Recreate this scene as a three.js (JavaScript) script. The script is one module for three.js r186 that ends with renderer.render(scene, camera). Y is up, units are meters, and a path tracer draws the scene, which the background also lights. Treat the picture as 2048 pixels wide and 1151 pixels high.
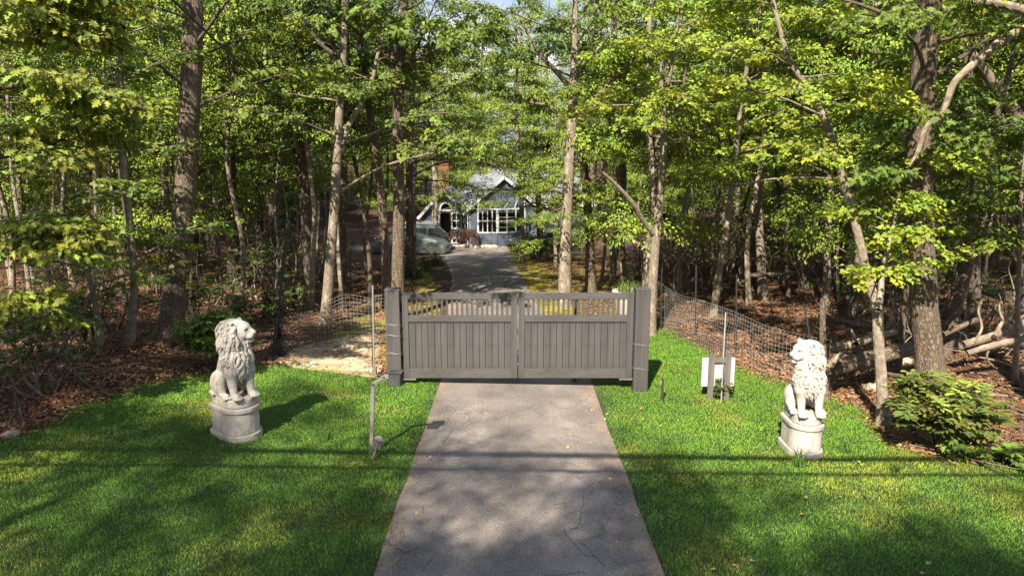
import * as THREE from 'three';
import { mergeGeometries, mergeVertices } from 'three/addons/utils/BufferGeometryUtils.js';
import { RoundedBoxGeometry } from 'three/addons/geometries/RoundedBoxGeometry.js';
import { TessellateModifier } from 'three/addons/modifiers/TessellateModifier.js';

// ---------------------------------------------------------------- camera, sky, sun, exposure
const scene = new THREE.Scene();
const EYE = new THREE.Vector3(0, 4.32, 13.13), PITCH = 9.97 * Math.PI / 180, FOCAL = 1365;
const camera = new THREE.PerspectiveCamera(45.74, 1024 / 575, 0.1, 400);
camera.position.copy(EYE);
camera.rotation.set(-PITCH, 0, 0);
camera.updateMatrixWorld(true);
const TO_SUN = new THREE.Vector3(-0.36, 1.0, 1.0).normalize();
{ // a summer sky: blue, a little paler towards the horizon, with loose white cloud all round
  const W = 1024, H = 512, d = new Float32Array(W * H * 4);
  const h2 = (x, y) => { let h = Math.imul(x, 374761393) ^ Math.imul(y, 668265263); h = Math.imul(h ^ (h >>> 13), 1274126177); return ((h ^ (h >>> 16)) >>> 0) / 4294967296; };
  const n2 = (x, y) => { const i = Math.floor(x), j = Math.floor(y); let f = x - i, g = y - j; f = f * f * (3 - 2 * f); g = g * g * (3 - 2 * g); return (h2(i, j) * (1 - f) + h2(i + 1, j) * f) * (1 - g) + (h2(i, j + 1) * (1 - f) + h2(i + 1, j + 1) * f) * g; };
  for (let y = 0; y < H; y++) for (let x = 0; x < W; x++) {
    const el = ((y + 0.5) / H - 0.5) * Math.PI, az = (x + 0.5) / W * 2 * Math.PI, up = Math.max(0.03, Math.sin(el)), k = 2.2 / (up + 0.25), u = Math.cos(az) * Math.cos(el) * k + 40, v = Math.sin(az) * Math.cos(el) * k + 40;
    let n = 0, a = 0.5, p = u, q = v; for (let i = 0; i < 5; i++) { n += a * n2(p, q); p = p * 2.03 + 7; q = q * 2.03 + 3; a *= 0.5; }
    const c = Math.min(1, Math.max(0, (n - 0.42) * 4)), t = Math.pow(1 - Math.min(1, up), 3), o = (y * W + x) * 4;
    const b = [0.16 + 0.12 * t, 0.22 + 0.1 * t, 0.34 + 0.04 * t], w = [0.48, 0.47, 0.46];
    for (let i = 0; i < 3; i++) d[o + i] = el < 0 ? [0.1, 0.11, 0.07][i] : b[i] + (w[i] - b[i]) * c * 0.85;
    d[o + 3] = 1;
  }
  const t = new THREE.DataTexture(d, W, H, THREE.RGBAFormat, THREE.FloatType); t.mapping = THREE.EquirectangularReflectionMapping; t.magFilter = THREE.LinearFilter; t.minFilter = THREE.LinearFilter; t.needsUpdate = true;
  scene.background = t; scene.environment = t;
}
const sun = new THREE.DirectionalLight(new THREE.Color(1.0, 0.9, 0.74), 5);
sun.position.copy(TO_SUN).multiplyScalar(80);
sun.target.position.set(0, 0, 0);
sun.castShadow = true;
sun.shadow.mapSize.set(4096, 4096);
Object.assign(sun.shadow.camera, { left: -45, right: 45, top: 45, bottom: -45, near: 1, far: 220 });
scene.add(sun, sun.target);
const renderer = new THREE.WebGLRenderer({ antialias: true });
renderer.setSize(1024, 575);
renderer.toneMapping = THREE.LinearToneMapping;
renderer.toneMappingExposure = 2.8;
renderer.shadowMap.enabled = true;

// ---------------------------------------------------------------- helpers
const V = (x, y, z) => new THREE.Vector3(x, y, z);
const { clamp, lerp, smoothstep } = THREE.MathUtils;
function RNG(seed) {
  let s = (seed * 2654435761) >>> 0;
  const f = () => { s = (s + 0x6d2b79f5) | 0; let t = Math.imul(s ^ (s >>> 15), 1 | s); t = (t + Math.imul(t ^ (t >>> 7), 61 | t)) ^ t; return ((t ^ (t >>> 14)) >>> 0) / 4294967296; };
  f.r = (a, b) => a + (b - a) * f();
  f.g = () => (f() + f() + f() - 1.5) * 1.15;
  f.pick = (a) => a[Math.floor(f() * a.length)];
  return f;
}
const hash = (x, y, s) => { let h = Math.imul(x, 374761393) ^ Math.imul(y, 668265263) ^ Math.imul(s, 1274126177); h = Math.imul(h ^ (h >>> 13), 1274126177); return ((h ^ (h >>> 16)) >>> 0) / 4294967296; };
// value noise that repeats after px, py cells
function vnoise(x, y, px = 0, py = 0, s = 1) {
  const ix = Math.floor(x), iy = Math.floor(y); let fx = x - ix, fy = y - iy;
  fx = fx * fx * (3 - 2 * fx); fy = fy * fy * (3 - 2 * fy);
  const w = (v, p) => p ? ((v % p) + p) % p : v;
  const x0 = w(ix, px), x1 = w(ix + 1, px), y0 = w(iy, py), y1 = w(iy + 1, py);
  const a = hash(x0, y0, s), b = hash(x1, y0, s), c = hash(x0, y1, s), d = hash(x1, y1, s);
  return (a + (b - a) * fx) * (1 - fy) + (c + (d - c) * fx) * fy;
}
function fbm(x, y, px, py, oct, s) {
  let v = 0, a = 0.5, n = 0;
  for (let i = 0; i < oct; i++) { v += a * vnoise(x, y, px, py, s + i * 17); n += a; x *= 2; y *= 2; px *= 2; py *= 2; a *= 0.5; }
  return v / n;
}
const taken = new Map();
function numbered(name) {
  const n = taken.get(name) ?? 0; taken.set(name, n + 1);
  return n ? name + '_' + String(n).padStart(3, '0') : name;
}
function tag(o, label, category, group, kind) {
  if (label) o.userData.label = label;
  if (category) o.userData.category = category;
  if (group) o.userData.group = group;
  if (kind) o.userData.kind = kind;
  return o;
}
function lit(o) { o.castShadow = true; o.receiveShadow = true; return o; }
function thing(name, label, category, at = V(0, 0, 0), turn = 0, group) {
  const o = new THREE.Group(); o.name = numbered(name); o.position.copy(at); o.rotation.y = turn;
  scene.add(o);
  return tag(o, label, category, group);
}
function part(name, geo, mat, parent, kind) {
  const m = lit(new THREE.Mesh(geo, mat)); m.name = name;
  if (kind) m.userData.kind = kind;
  parent.add(m);
  return m;
}
function struct(name, geo, mat) {
  const m = lit(new THREE.Mesh(geo, mat)); m.name = numbered(name); m.userData.kind = 'structure'; scene.add(m);
  return m;
}
function instanced(name, geo, mat, list, colors, parent) {
  const m = lit(new THREE.InstancedMesh(geo, mat, list.length)); m.name = name;
  for (let i = 0; i < list.length; i++) { m.setMatrixAt(i, list[i]); if (colors) m.setColorAt(i, colors[i]); }
  m.userData.kind = 'stuff';
  (parent ?? scene).add(m);
  return m;
}
const strip = (g) => { g = g.index ? g.toNonIndexed() : g; for (const k of Object.keys(g.attributes)) if (!['position', 'normal', 'uv'].includes(k)) g.deleteAttribute(k); return g; };
const join = (list) => mergeGeometries(list.map(strip));
function box(w, h, d, x = 0, y = 0, z = 0, r = 0.004) {
  const k = Math.min(r, w / 2.2, h / 2.2, d / 2.2);
  return new RoundedBoxGeometry(w, h, d, 1, k).translate(x, y, z);
}
// where a line of sight of the photograph (in its 2048 x 1151 pixels) meets the plane z, or the ground
function sight(px, py) {
  const c = Math.cos(PITCH), s = Math.sin(PITCH), a = (px - 1024) / FOCAL, b = (575.5 - py) / FOCAL;
  return V(a, -s + b * c, -c - b * s);
}
function at(px, py, z) { const d = sight(px, py); return d.multiplyScalar((z - EYE.z) / d.z).add(EYE); }
function onGround(px, py) {
  const d = sight(px, py); let t = 4;
  for (let i = 0; i < 4000; i++) { const y = EYE.y + d.y * t; if (y < height(EYE.x + d.x * t, EYE.z + d.z * t)) break; t += 0.02; }
  return V(EYE.x + d.x * t, height(EYE.x + d.x * t, EYE.z + d.z * t), EYE.z + d.z * t);
}
const pxSize = (n, z, y = 1) => n * ((EYE.z - z) * Math.cos(PITCH) + (EYE.y - y) * Math.sin(PITCH)) / FOCAL;

// ---------------------------------------------------------------- the lie of the land
const driveMid = (z) => z > -1 ? 0.09 : lerp(0.09, -0.75, smoothstep(-z, 0, 11)) + lerp(0, -1.75, smoothstep(-z, 8, 34));
const driveHalf = (z) => z > -1 ? 1.56 : lerp(1.56, 1.42, smoothstep(-z, 0, 10)) + lerp(0, 0.75, smoothstep(-z, 12, 32));
function height(x, z) {
  const dip = -1.05 * smoothstep(-z, 9, 36);
  const tilt = -0.028 * clamp(x, -5, 5) * smoothstep(z, -9, -2) * (1 - smoothstep(z, 8, 12));
  const away = smoothstep(Math.abs(x - driveMid(z)), 3.5, 8) * (1 - smoothstep(z, -1, 3));
  const bumps = (fbm(x * 0.33 + 40, z * 0.33 + 40, 0, 0, 3, 5) - 0.5) * 0.7;
  const left = 0.5 * smoothstep(-x, 9, 24) * smoothstep(-z, 2, 12);
  return dip + tilt + away * bumps + left + 7 * smoothstep(-z, 54, 115);
}

// ---------------------------------------------------------------- textures
function dataTex(w, h, fn, srgb, rep) {
  const d = new Uint8Array(w * h * 4);
  for (let y = 0; y < h; y++) for (let x = 0; x < w; x++) {
    const c = fn(x / w, y / h), o = (y * w + x) * 4;
    d[o] = clamp(c[0], 0, 1) * 255; d[o + 1] = clamp(c[1], 0, 1) * 255; d[o + 2] = clamp(c[2], 0, 1) * 255; d[o + 3] = 255;
  }
  const t = new THREE.DataTexture(d, w, h, THREE.RGBAFormat);
  t.wrapS = t.wrapT = THREE.RepeatWrapping; t.magFilter = THREE.LinearFilter; t.minFilter = THREE.LinearMipmapLinearFilter; t.generateMipmaps = true;
  if (srgb) t.colorSpace = THREE.SRGBColorSpace;
  if (rep) t.repeat.set(rep[0], rep[1]);
  t.needsUpdate = true;
  return t;
}
const mix3 = (a, b, t) => [a[0] + (b[0] - a[0]) * t, a[1] + (b[1] - a[1]) * t, a[2] + (b[2] - a[2]) * t];
const grey = (v) => [v, v, v];
function barkPair(seed, lo, hi, moss, ridge, blotch) {
  const hgt = (u, v) => {
    const wob = (fbm(u * 4, v * 4, 4, 4, 2, seed + 90) - 0.5) * 0.12;
    const r = fbm((u + wob) * 22, v * 9, 22, 9, 3, seed);
    const ridged = 1 - Math.abs(2 * r - 1) ** 0.8;
    return lerp(fbm(u * 10, v * 12, 10, 12, 4, seed + 30), 1 - ridged, ridge);
  };
  const map = dataTex(256, 512, (u, v) => {
    const h = hgt(u, v), b = fbm(u * 5, v * 6, 5, 6, 4, seed + 60), f = fbm(u * 40, v * 60, 40, 60, 2, seed + 70);
    let c = mix3(lo, hi, clamp(h * 1.25 - 0.1 + (f - 0.5) * 0.35, 0, 1));
    c = mix3(c, moss, smoothstep(b, blotch - 0.08, blotch + 0.25) * 0.5);
    return c;
  }, true);
  const bump = dataTex(256, 512, (u, v) => grey(hgt(u, v)), false);
  return { map, bump };
}
const barkMat = (p, depth, rough = 0.95) => new THREE.MeshStandardMaterial({ map: p.map, bumpMap: p.bump, bumpScale: depth, roughness: rough });
const bOak = barkPair(3, [0.26, 0.22, 0.18], [0.66, 0.58, 0.50], [0.62, 0.62, 0.53], 0.7, 0.6);
const bPale = barkPair(11, [0.36, 0.32, 0.28], [0.68, 0.63, 0.56], [0.74, 0.72, 0.66], 0.3, 0.52);
const bDark = barkPair(21, [0.22, 0.19, 0.16], [0.55, 0.48, 0.42], [0.42, 0.42, 0.32], 0.6, 0.6);
const M = {};
M.barkOak = barkMat(bOak, 0.045); M.barkPale = barkMat(bPale, 0.02, 0.9); M.barkDark = barkMat(bDark, 0.03); M.barkPale.color.setRGB(0.85, 0.84, 0.82);
M.barkOak.name = 'oak bark'; M.barkPale.name = 'pale bark'; M.barkDark.name = 'dark bark';
M.deadwood = new THREE.MeshStandardMaterial({ map: bPale.map, bumpMap: bOak.bump, bumpScale: 0.012, roughness: 0.95, color: new THREE.Color(0.85, 0.8, 0.74) });

const soilMap = dataTex(512, 512, (u, v) => {
  const a = fbm(u * 8, v * 8, 8, 8, 5, 101), b = fbm(u * 60, v * 60, 60, 60, 3, 130), c = fbm(u * 24, v * 90, 24, 90, 2, 140);
  let k = mix3([0.15, 0.09, 0.06], [0.42, 0.27, 0.17], clamp(a * 0.9 + (b - 0.5) * 1.1, 0, 1));
  return mix3(k, [0.55, 0.42, 0.31], smoothstep(c, 0.62, 0.75) * 0.6);
}, true);
const soilBump = dataTex(512, 512, (u, v) => grey(fbm(u * 60, v * 60, 60, 60, 3, 130)), false);
M.soil = new THREE.MeshStandardMaterial({ map: soilMap, bumpMap: soilBump, bumpScale: 0.04, roughness: 1 });
const sandMap = dataTex(512, 512, (u, v) => {
  const a = fbm(u * 6, v * 6, 6, 6, 5, 201), b = fbm(u * 90, v * 90, 90, 90, 2, 230);
  return mix3([0.5, 0.41, 0.31], [0.84, 0.76, 0.63], clamp(a * 1.3 - 0.15 + (b - 0.5) * 0.4, 0, 1));
}, true);
M.sand = new THREE.MeshStandardMaterial({ map: sandMap, bumpMap: soilBump, bumpScale: 0.02, roughness: 1 });
const turfMap = dataTex(512, 512, (u, v) => {
  const a = fbm(u * 6, v * 6, 6, 6, 4, 301), b = fbm(u * 100, v * 100, 100, 100, 2, 330);
  return mix3([0.10, 0.16, 0.05], [0.24, 0.38, 0.10], clamp(a * 0.7 + (b - 0.4) * 0.8, 0, 1));
}, true);
M.turf = new THREE.MeshStandardMaterial({ map: turfMap, roughness: 1 });
const mossMap = dataTex(512, 512, (u, v) => {
  const a = fbm(u * 7, v * 7, 7, 7, 5, 401), b = fbm(u * 100, v * 100, 100, 100, 2, 430);
  let k = mix3([0.27, 0.26, 0.05], [0.64, 0.58, 0.16], clamp(a * 1.1 - 0.05 + (b - 0.5) * 0.6, 0, 1));
  return mix3(k, [0.34, 0.25, 0.17], smoothstep(fbm(u * 12, v * 12, 12, 12, 3, 455), 0.56, 0.7) * 0.8);
}, true);
M.moss = new THREE.MeshStandardMaterial({ map: mossMap, bumpMap: soilBump, bumpScale: 0.03, roughness: 1 });

// asphalt: aggregate, worn lighter wheel tracks, seams of an old patch and cracks; 4 m x 16 m to the sheet
function asphalt() {
  const W = 1024, Hh = 2048, c = document.createElement('canvas'); c.width = W; c.height = Hh;
  const g = c.getContext('2d'), img = g.createImageData(W, Hh), r = RNG(77);
  for (let y = 0; y < Hh; y++) for (let x = 0; x < W; x++) {
    const u = x / W, v = y / Hh, n = fbm(u * 8, v * 32, 8, 32, 4, 501), m = fbm(u * 3, v * 10, 3, 10, 2, 520);
    let k = 104 + (n - 0.5) * 46 + (m - 0.5) * 30 + (r() - 0.5) * 64;
    if (r() < 0.012) k += 60; if (r() < 0.02) k -= 40;
    const e = Math.abs(u - 0.5225), dust = smoothstep(e + (n - 0.5) * 0.12, 0.31, 0.385), tr = Math.exp(-(((Math.abs(u - 0.5225) - 0.19) / 0.07) ** 2)) * 9, st = smoothstep(fbm(u * 11, v * 40, 11, 40, 3, 566), 0.6, 0.85) * 9; k += tr - st + dust * 5;
    const o = (y * W + x) * 4; img.data[o] = k * (1.045 + dust * 0.05); img.data[o + 1] = k * 0.975; img.data[o + 2] = k * (0.925 - dust * 0.05); img.data[o + 3] = 255;
  }
  g.putImageData(img, 0, 0);
  const line = (x, y, ang, len, wid, dark) => {
    g.strokeStyle = `rgba(38,35,33,${dark})`; g.lineWidth = wid; g.beginPath(); g.moveTo(x, y);
    for (let i = 0; i < len; i++) { ang += (r() - 0.5) * 0.9; x += Math.cos(ang) * 7; y += Math.sin(ang) * 7; g.lineTo(x, y); if (r() < 0.07 && len > 12) line(x, y, ang + r.r(-1.3, 1.3), len * 0.35, wid * 0.7, dark * 0.85); }
    g.stroke();
  };
  for (let i = 0; i < 26; i++) line(r.r(60, W - 60), r.r(0, Hh), r() < 0.5 ? 1.57 + r.r(-0.4, 0.4) : r.r(-0.3, 0.3), 40, 1.8, 0.7);
  for (let i = 0; i < 40; i++) line(r() < 0.6 ? r.r(40, 230) : r.r(620, 820), r.r(760, 1500), r.r(0, 6.3), 18, 1.5, 0.75);
  return { c, g };
}
const asph = asphalt();
{ // straight seams of the sawn patch before the gate (front of the drive: the sheet's v runs with z)
  const g = asph.g, X = (x) => (x / 4 + 0.5) * 1024, Y = (z) => (1 - ((z + 1) / 16)) * 2048;
  g.strokeStyle = 'rgba(45,42,40,0.8)'; g.lineWidth = 2;
  for (const [x0, z0, x1, z1] of [[-1.2, 1.0, 1.15, 1.1], [-1.0, 1.0, -1.05, 2.2], [1.0, 1.1, 1.1, 2.3], [-1.1, 2.2, 1.1, 2.3], [0.55, 2.6, 0.6, 3.9]]) { g.beginPath(); g.moveTo(X(x0), Y(z0)); g.lineTo(X((x0 + x1) / 2 + 0.03), Y((z0 + z1) / 2)); g.lineTo(X(x1), Y(z1)); g.stroke(); }
}
const asphMap = new THREE.CanvasTexture(asph.c); asphMap.colorSpace = THREE.SRGBColorSpace; asphMap.wrapS = asphMap.wrapT = THREE.RepeatWrapping;
const gritBump = dataTex(256, 256, (u, v) => grey(fbm(u * 64, v * 64, 64, 64, 2, 540)), false, [4, 16]);
M.asphalt = new THREE.MeshStandardMaterial({ map: asphMap, bumpMap: gritBump, bumpScale: 0.006, roughness: 0.92 });
const stoneMap = dataTex(512, 512, (u, v) => {
  const a = fbm(u * 5, v * 5, 5, 5, 5, 601), b = fbm(u * 14, v * 5, 14, 5, 3, 630), c = fbm(u * 50, v * 50, 50, 50, 2, 660);
  let k = mix3([0.80, 0.77, 0.73], [0.91, 0.89, 0.86], clamp(a + (c - 0.5) * 0.5, 0, 1));
  return mix3(k, [0.66, 0.59, 0.50], smoothstep(b, 0.58, 0.78) * 0.55);
}, true);
const stoneBump = dataTex(256, 256, (u, v) => grey(fbm(u * 30, v * 30, 30, 30, 3, 640)), false);
M.stone = new THREE.MeshStandardMaterial({ map: stoneMap, bumpMap: stoneBump, bumpScale: 0.004, roughness: 0.85, color: new THREE.Color(0.56, 0.55, 0.545) });
const woodMap = dataTex(256, 512, (u, v) => {
  const a = fbm(u * 40, v * 3, 40, 3, 3, 701), b = fbm(u * 3, v * 3, 3, 3, 3, 720);
  const c = fbm(u * 9, v * 4, 9, 4, 4, 740); return grey(0.80 + (a - 0.5) * 0.12 + (b - 0.5) * 0.14 - smoothstep(c, 0.58, 0.8) * 0.1);
}, true);
const woodBump = dataTex(256, 512, (u, v) => grey(fbm(u * 50, v * 3, 50, 3, 3, 701)), false);
const painted = (r, g, b, rough = 0.6) => new THREE.MeshStandardMaterial({ map: woodMap, bumpMap: woodBump, bumpScale: 0.0015, roughness: rough, color: new THREE.Color(r, g, b) });
M.gate = [painted(0.107, 0.099, 0.098), painted(0.104, 0.0965, 0.0955), painted(0.11, 0.102, 0.101)];
M.oldWood = painted(0.2, 0.18, 0.17, 0.9);
const plain = (r, g, b, rough = 0.6, metal = 0) => new THREE.MeshStandardMaterial({ color: new THREE.Color(r, g, b), roughness: rough, metalness: metal });
M.white = plain(0.4, 0.4, 0.4, 0.5); M.black = plain(0.02, 0.02, 0.022, 0.6); M.darkMetal = plain(0.06, 0.055, 0.05, 0.5, 0.4);
M.galv = plain(0.34, 0.35, 0.36, 0.5, 0.5); M.wire = plain(0.3, 0.3, 0.275, 0.6, 0.2);
M.aluminium = plain(0.33, 0.31, 0.29, 0.5, 0.2); M.greyPlastic = plain(0.1, 0.1, 0.105, 0.5);

// ---------------------------------------------------------------- geometry: bent tubes, loose triangles
const UP = V(0, 1, 0);
// a tapering tube through pts with radii rads; u runs round in whole tiles of 0.5 m, v along in metres; rough(angle, along) adds to the radius
function tube(pts, rads, sides, { smooth = 0, rough, cap = true, flare = 0 } = {}) {
  let P = pts, R = rads;
  if (smooth) {
    const c = new THREE.CatmullRomCurve3(pts, false, 'centripetal'), n = Math.max(2, smooth);
    P = []; R = [];
    for (let i = 0; i <= n; i++) {
      const t = i / n, k = t * (pts.length - 1), j = Math.min(pts.length - 2, Math.floor(k));
      P.push(c.getPoint(t)); R.push(lerp(rads[j], rads[j + 1], k - j));
    }
  }
  const pos = [], nor = [], uv = [], idx = [], n = P.length;
  let side = Math.abs(P[1].clone().sub(P[0]).normalize().y) < 0.9 ? V(0, 1, 0) : V(1, 0, 0), along = 0;
  const tiles = Math.max(1, Math.round(2 * Math.PI * R[0] / 0.5)), T = V(), B = V();
  for (let i = 0; i < n; i++) {
    T.copy(P[Math.min(n - 1, i + 1)]).sub(P[Math.max(0, i - 1)]).normalize();
    side = side.clone().addScaledVector(T, -side.dot(T)).normalize();
    B.crossVectors(T, side);
    if (i) along += P[i].distanceTo(P[i - 1]);
    for (let k = 0; k <= sides; k++) {
      const a = (k % sides) / sides * 2 * Math.PI, c = Math.cos(a), s = Math.sin(a);
      let r = R[i];
      if (flare) r *= 1 + flare * Math.exp(-along * 4.5) * (0.75 + 0.5 * Math.sin(a * 5 + R[0] * 40) ** 2);
      if (rough) r += rough(a, along) * Math.min(1, R[i] / R[0] + 0.2);
      pos.push(P[i].x + (side.x * c + B.x * s) * r, P[i].y + (side.y * c + B.y * s) * r, P[i].z + (side.z * c + B.z * s) * r);
      nor.push(side.x * c + B.x * s, side.y * c + B.y * s, side.z * c + B.z * s);
      uv.push(k / sides * tiles, along);
    }
  }
  const w = sides + 1;
  for (let i = 0; i < n - 1; i++) for (let k = 0; k < sides; k++) { const a = i * w + k; idx.push(a, a + 1, a + w, a + 1, a + w + 1, a + w); }
  if (cap) for (const e of [0, n - 1]) {
    const c = pos.length / 3; pos.push(P[e].x, P[e].y, P[e].z); const t = e ? P[e].clone().sub(P[e - 1]) : P[0].clone().sub(P[1]); t.normalize(); nor.push(t.x, t.y, t.z); uv.push(0.5, 0.5);
    for (let k = 0; k < sides; k++) e ? idx.push(c, e * w + k + 1, e * w + k) : idx.push(c, k, k + 1);
  }
  const g = new THREE.BufferGeometry();
  g.setAttribute('position', new THREE.Float32BufferAttribute(pos, 3)); g.setAttribute('normal', new THREE.Float32BufferAttribute(nor, 3)); g.setAttribute('uv', new THREE.Float32BufferAttribute(uv, 2)); g.setIndex(idx);
  if (rough || flare) g.computeVertexNormals();
  return g;
}
const rod = (a, b, r, sides = 8) => tube([a, b], [r, r], sides);
// a sheet of land cut to an outline of [x, z], draped over the ground
function drape(outline, lift, edge, uvScale = 1, uvFn) {
  const s = new THREE.Shape(outline.map(([x, z]) => new THREE.Vector2(x, -z)));
  let g = new THREE.ShapeGeometry(s);
  g = new TessellateModifier(edge, 14).modify(g);
  const p = g.attributes.position, uv = new Float32Array(p.count * 2);
  for (let i = 0; i < p.count; i++) {
    const x = p.getX(i), z = -p.getY(i);
    p.setXYZ(i, x, height(x, z) + lift, z);
    if (uvFn) { const q = uvFn(x, z); uv[2 * i] = q[0]; uv[2 * i + 1] = q[1]; } else { uv[2 * i] = x * uvScale; uv[2 * i + 1] = z * uvScale; }
  }
  g.setAttribute('uv', new THREE.BufferAttribute(uv, 2));
  g = mergeVertices(g, 1e-4); g.computeVertexNormals();
  return g;
}
function wavy(points, amp, step, seed) { // an outline with uneven edges
  const out = [], n = points.length;
  for (let i = 0; i < n; i++) {
    const [x0, z0] = points[i], [x1, z1] = points[(i + 1) % n], L = Math.hypot(x1 - x0, z1 - z0), m = Math.max(1, Math.round(L / step));
    for (let k = 0; k < m; k++) {
      const t = k / m, x = lerp(x0, x1, t), z = lerp(z0, z1, t), e = (fbm(x * 2.1 + 50, z * 2.1 + 50, 0, 0, 3, seed) - 0.5) * 2 * amp * (k ? 1 : 0.6);
      out.push([x + (z1 - z0) / (L || 1) * e, z - (x1 - x0) / (L || 1) * e]);
    }
  }
  return out;
}
function inside(poly, x, z) {
  let c = false;
  for (let i = 0, j = poly.length - 1; i < poly.length; j = i++) {
    const [xi, zi] = poly[i], [xj, zj] = poly[j];
    if ((zi > z) !== (zj > z) && x < (xj - xi) * (z - zi) / (zj - zi) + xi) c = !c;
  }
  return c;
}
function pool(geos) { // loose triangles with a colour each: grass blades, leaves
  const pos = [], nor = [], col = [];
  return {
    tri(a, b, c, n, k) { for (const p of [a, b, c]) { pos.push(p.x, p.y, p.z); nor.push(n.x, n.y, n.z); col.push(k[0], k[1], k[2]); } },
    add(g, m, k) {
      const h = (g.index ? g.toNonIndexed() : g.clone()).applyMatrix4(m), p = h.attributes.position, n = h.attributes.normal;
      for (let i = 0; i < p.count; i++) { pos.push(p.getX(i), p.getY(i), p.getZ(i)); nor.push(n.getX(i), n.getY(i), n.getZ(i)); col.push(k[0], k[1], k[2]); }
    },
    build() {
      const g = new THREE.BufferGeometry();
      g.setAttribute('position', new THREE.Float32BufferAttribute(pos, 3)); g.setAttribute('normal', new THREE.Float32BufferAttribute(nor, 3)); g.setAttribute('color', new THREE.Float32BufferAttribute(col, 3));
      return g;
    },
  };
}
const pose = (p, e, s) => new THREE.Matrix4().compose(p, new THREE.Quaternion().setFromEuler(e), typeof s === 'number' ? V(s, s, s) : s);
const E = (x, y, z, o = 'YXZ') => new THREE.Euler(x, y, z, o);

// ================================================================ LARGE STRUCTURE
{ // the ground, one sheet to beyond the farthest trees
  const pos = [], uv = [], idx = [], xs = [], zs = [];
  for (let x = -140; x <= 140;) { xs.push(x); x += Math.abs(x) < 16 ? 0.4 : Math.abs(x) < 40 ? 1.5 : 10; }
  for (let z = -150; z <= 70;) { zs.push(z); z += z > -24 && z < 14 ? 0.4 : z > -60 ? 1.5 : 10; }
  for (const z of zs) for (const x of xs) { pos.push(x, height(x, z), z); uv.push(x / 2.2, z / 2.2); }
  const w = xs.length;
  for (let j = 0; j < zs.length - 1; j++) for (let i = 0; i < w - 1; i++) { const a = j * w + i; idx.push(a, a + w, a + 1, a + 1, a + w, a + w + 1); }
  const g = new THREE.BufferGeometry();
  g.setAttribute('position', new THREE.Float32BufferAttribute(pos, 3)); g.setAttribute('uv', new THREE.Float32BufferAttribute(uv, 2)); g.setIndex(idx); g.computeVertexNormals();
  tag(struct('ground', g, M.soil), 'brown leaf strewn woodland floor on both sides of the drive');
}
let sandOutline;
const G2 = (px, py) => { const p = onGround(px, py); return [p.x, p.z]; };
const leftLawn = wavy([[-1.47, 12.6], [-1.47, -0.5], [-2.55, -0.55], G2(748, 757), G2(690, 744), G2(640, 737), G2(560, 730), G2(500, 731), G2(440, 737), G2(330, 757), G2(230, 788), G2(140, 818), G2(80, 850), G2(0, 885), [-9.4, 3.4], [-13, 6], [-22, 8.5], [-24, 12.6]], 0.13, 0.35, 900);
const rightLawn = wavy([[1.65, 12.6], [24, 12.6], [22, 6.4], [11.5, 3.6], G2(2048, 938), G2(1950, 922), G2(1850, 915), G2(1790, 880), G2(1755, 838), G2(1690, 803), G2(1620, 778), G2(1560, 760), G2(1500, 738), G2(1440, 712), G2(1380, 682), G2(1325, 652), G2(1300, 632), [2.55, -4.2], [2.5, -0.5], [1.65, -0.5]], 0.1, 0.35, 910);
tag(struct('lawn', drape(leftLawn, 0.006, 0.7, 0.5), M.turf), 'mown green lawn left of the drive');
tag(struct('lawn', drape(rightLawn, 0.006, 0.7, 0.5), M.turf), 'mown green lawn right of the drive');
{
  const L = [], R = [];
  for (let z = 12.8; z >= -34; z -= 0.5) {
    const j = (fbm(z * 1.7 + 9, 3, 0, 0, 3, 930) - 0.5) * 0.07, k = (fbm(z * 1.7 + 9, 8, 0, 0, 3, 940) - 0.5) * 0.07;
    L.push([driveMid(z) - driveHalf(z) + j, z]); R.push([driveMid(z) + driveHalf(z) + k, z]);
  }
  L.push([-9.5, -32.5], [-11, -33], [-11, -36.3], [3.2, -36.3], [3.4, -34.6]);
  tag(struct('driveway', drape(L.concat(R.reverse()), 0.014, 0.8, 1, (x, z) => [x / 4 + 0.5, 1 - (z + 1) / 16]), M.asphalt), 'cracked grey asphalt drive leading through the gate to the house');
  const moss = wavy([[0.75, -5.2], [3.2, -5.4], [4.6, -8], [6.4, -13], [7.2, -19], [4.5, -27], [1.2, -31], [-0.4, -33], [-0.7, -28], [0.2, -18], [0.45, -9]], 0.2, 0.5, 950);
  tag(struct('moss_bank', drape(moss, 0.008, 0.8, 0.4), M.moss), 'yellow green moss right of the drive behind the gate');
  const moss2 = wavy([[-2.4, -0.7], [-4.6, -3.4], [-4.8, -8], [-4.9, -12], [-5.6, -17], [-3.9, -19], [-2.9, -12], [-2.0, -6], [-1.6, -0.8]], 0.2, 0.5, 955);
  tag(struct('moss_bank', drape(moss2, 0.008, 0.8, 0.4), M.moss), 'shaded moss strip left of the drive behind the gate');
  sandOutline = wavy([G2(755, 757), G2(690, 748), G2(600, 738), G2(545, 722), G2(590, 695), G2(660, 680), G2(755, 655)], 0.15, 0.3, 960);
  tag(struct('dirt_patch', drape(sandOutline, 0.009, 0.6, 0.6), M.sand), 'bare sandy dirt beside the left gate post');
  tag(struct('road', drape([[-90, 19.8], [-90, 13.3], [90, 13.3], [90, 19.8]], 0.012, 2, 1, (x, z) => [x / 4, z / 16]), M.asphalt), 'asphalt road in front of the property');
}

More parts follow.
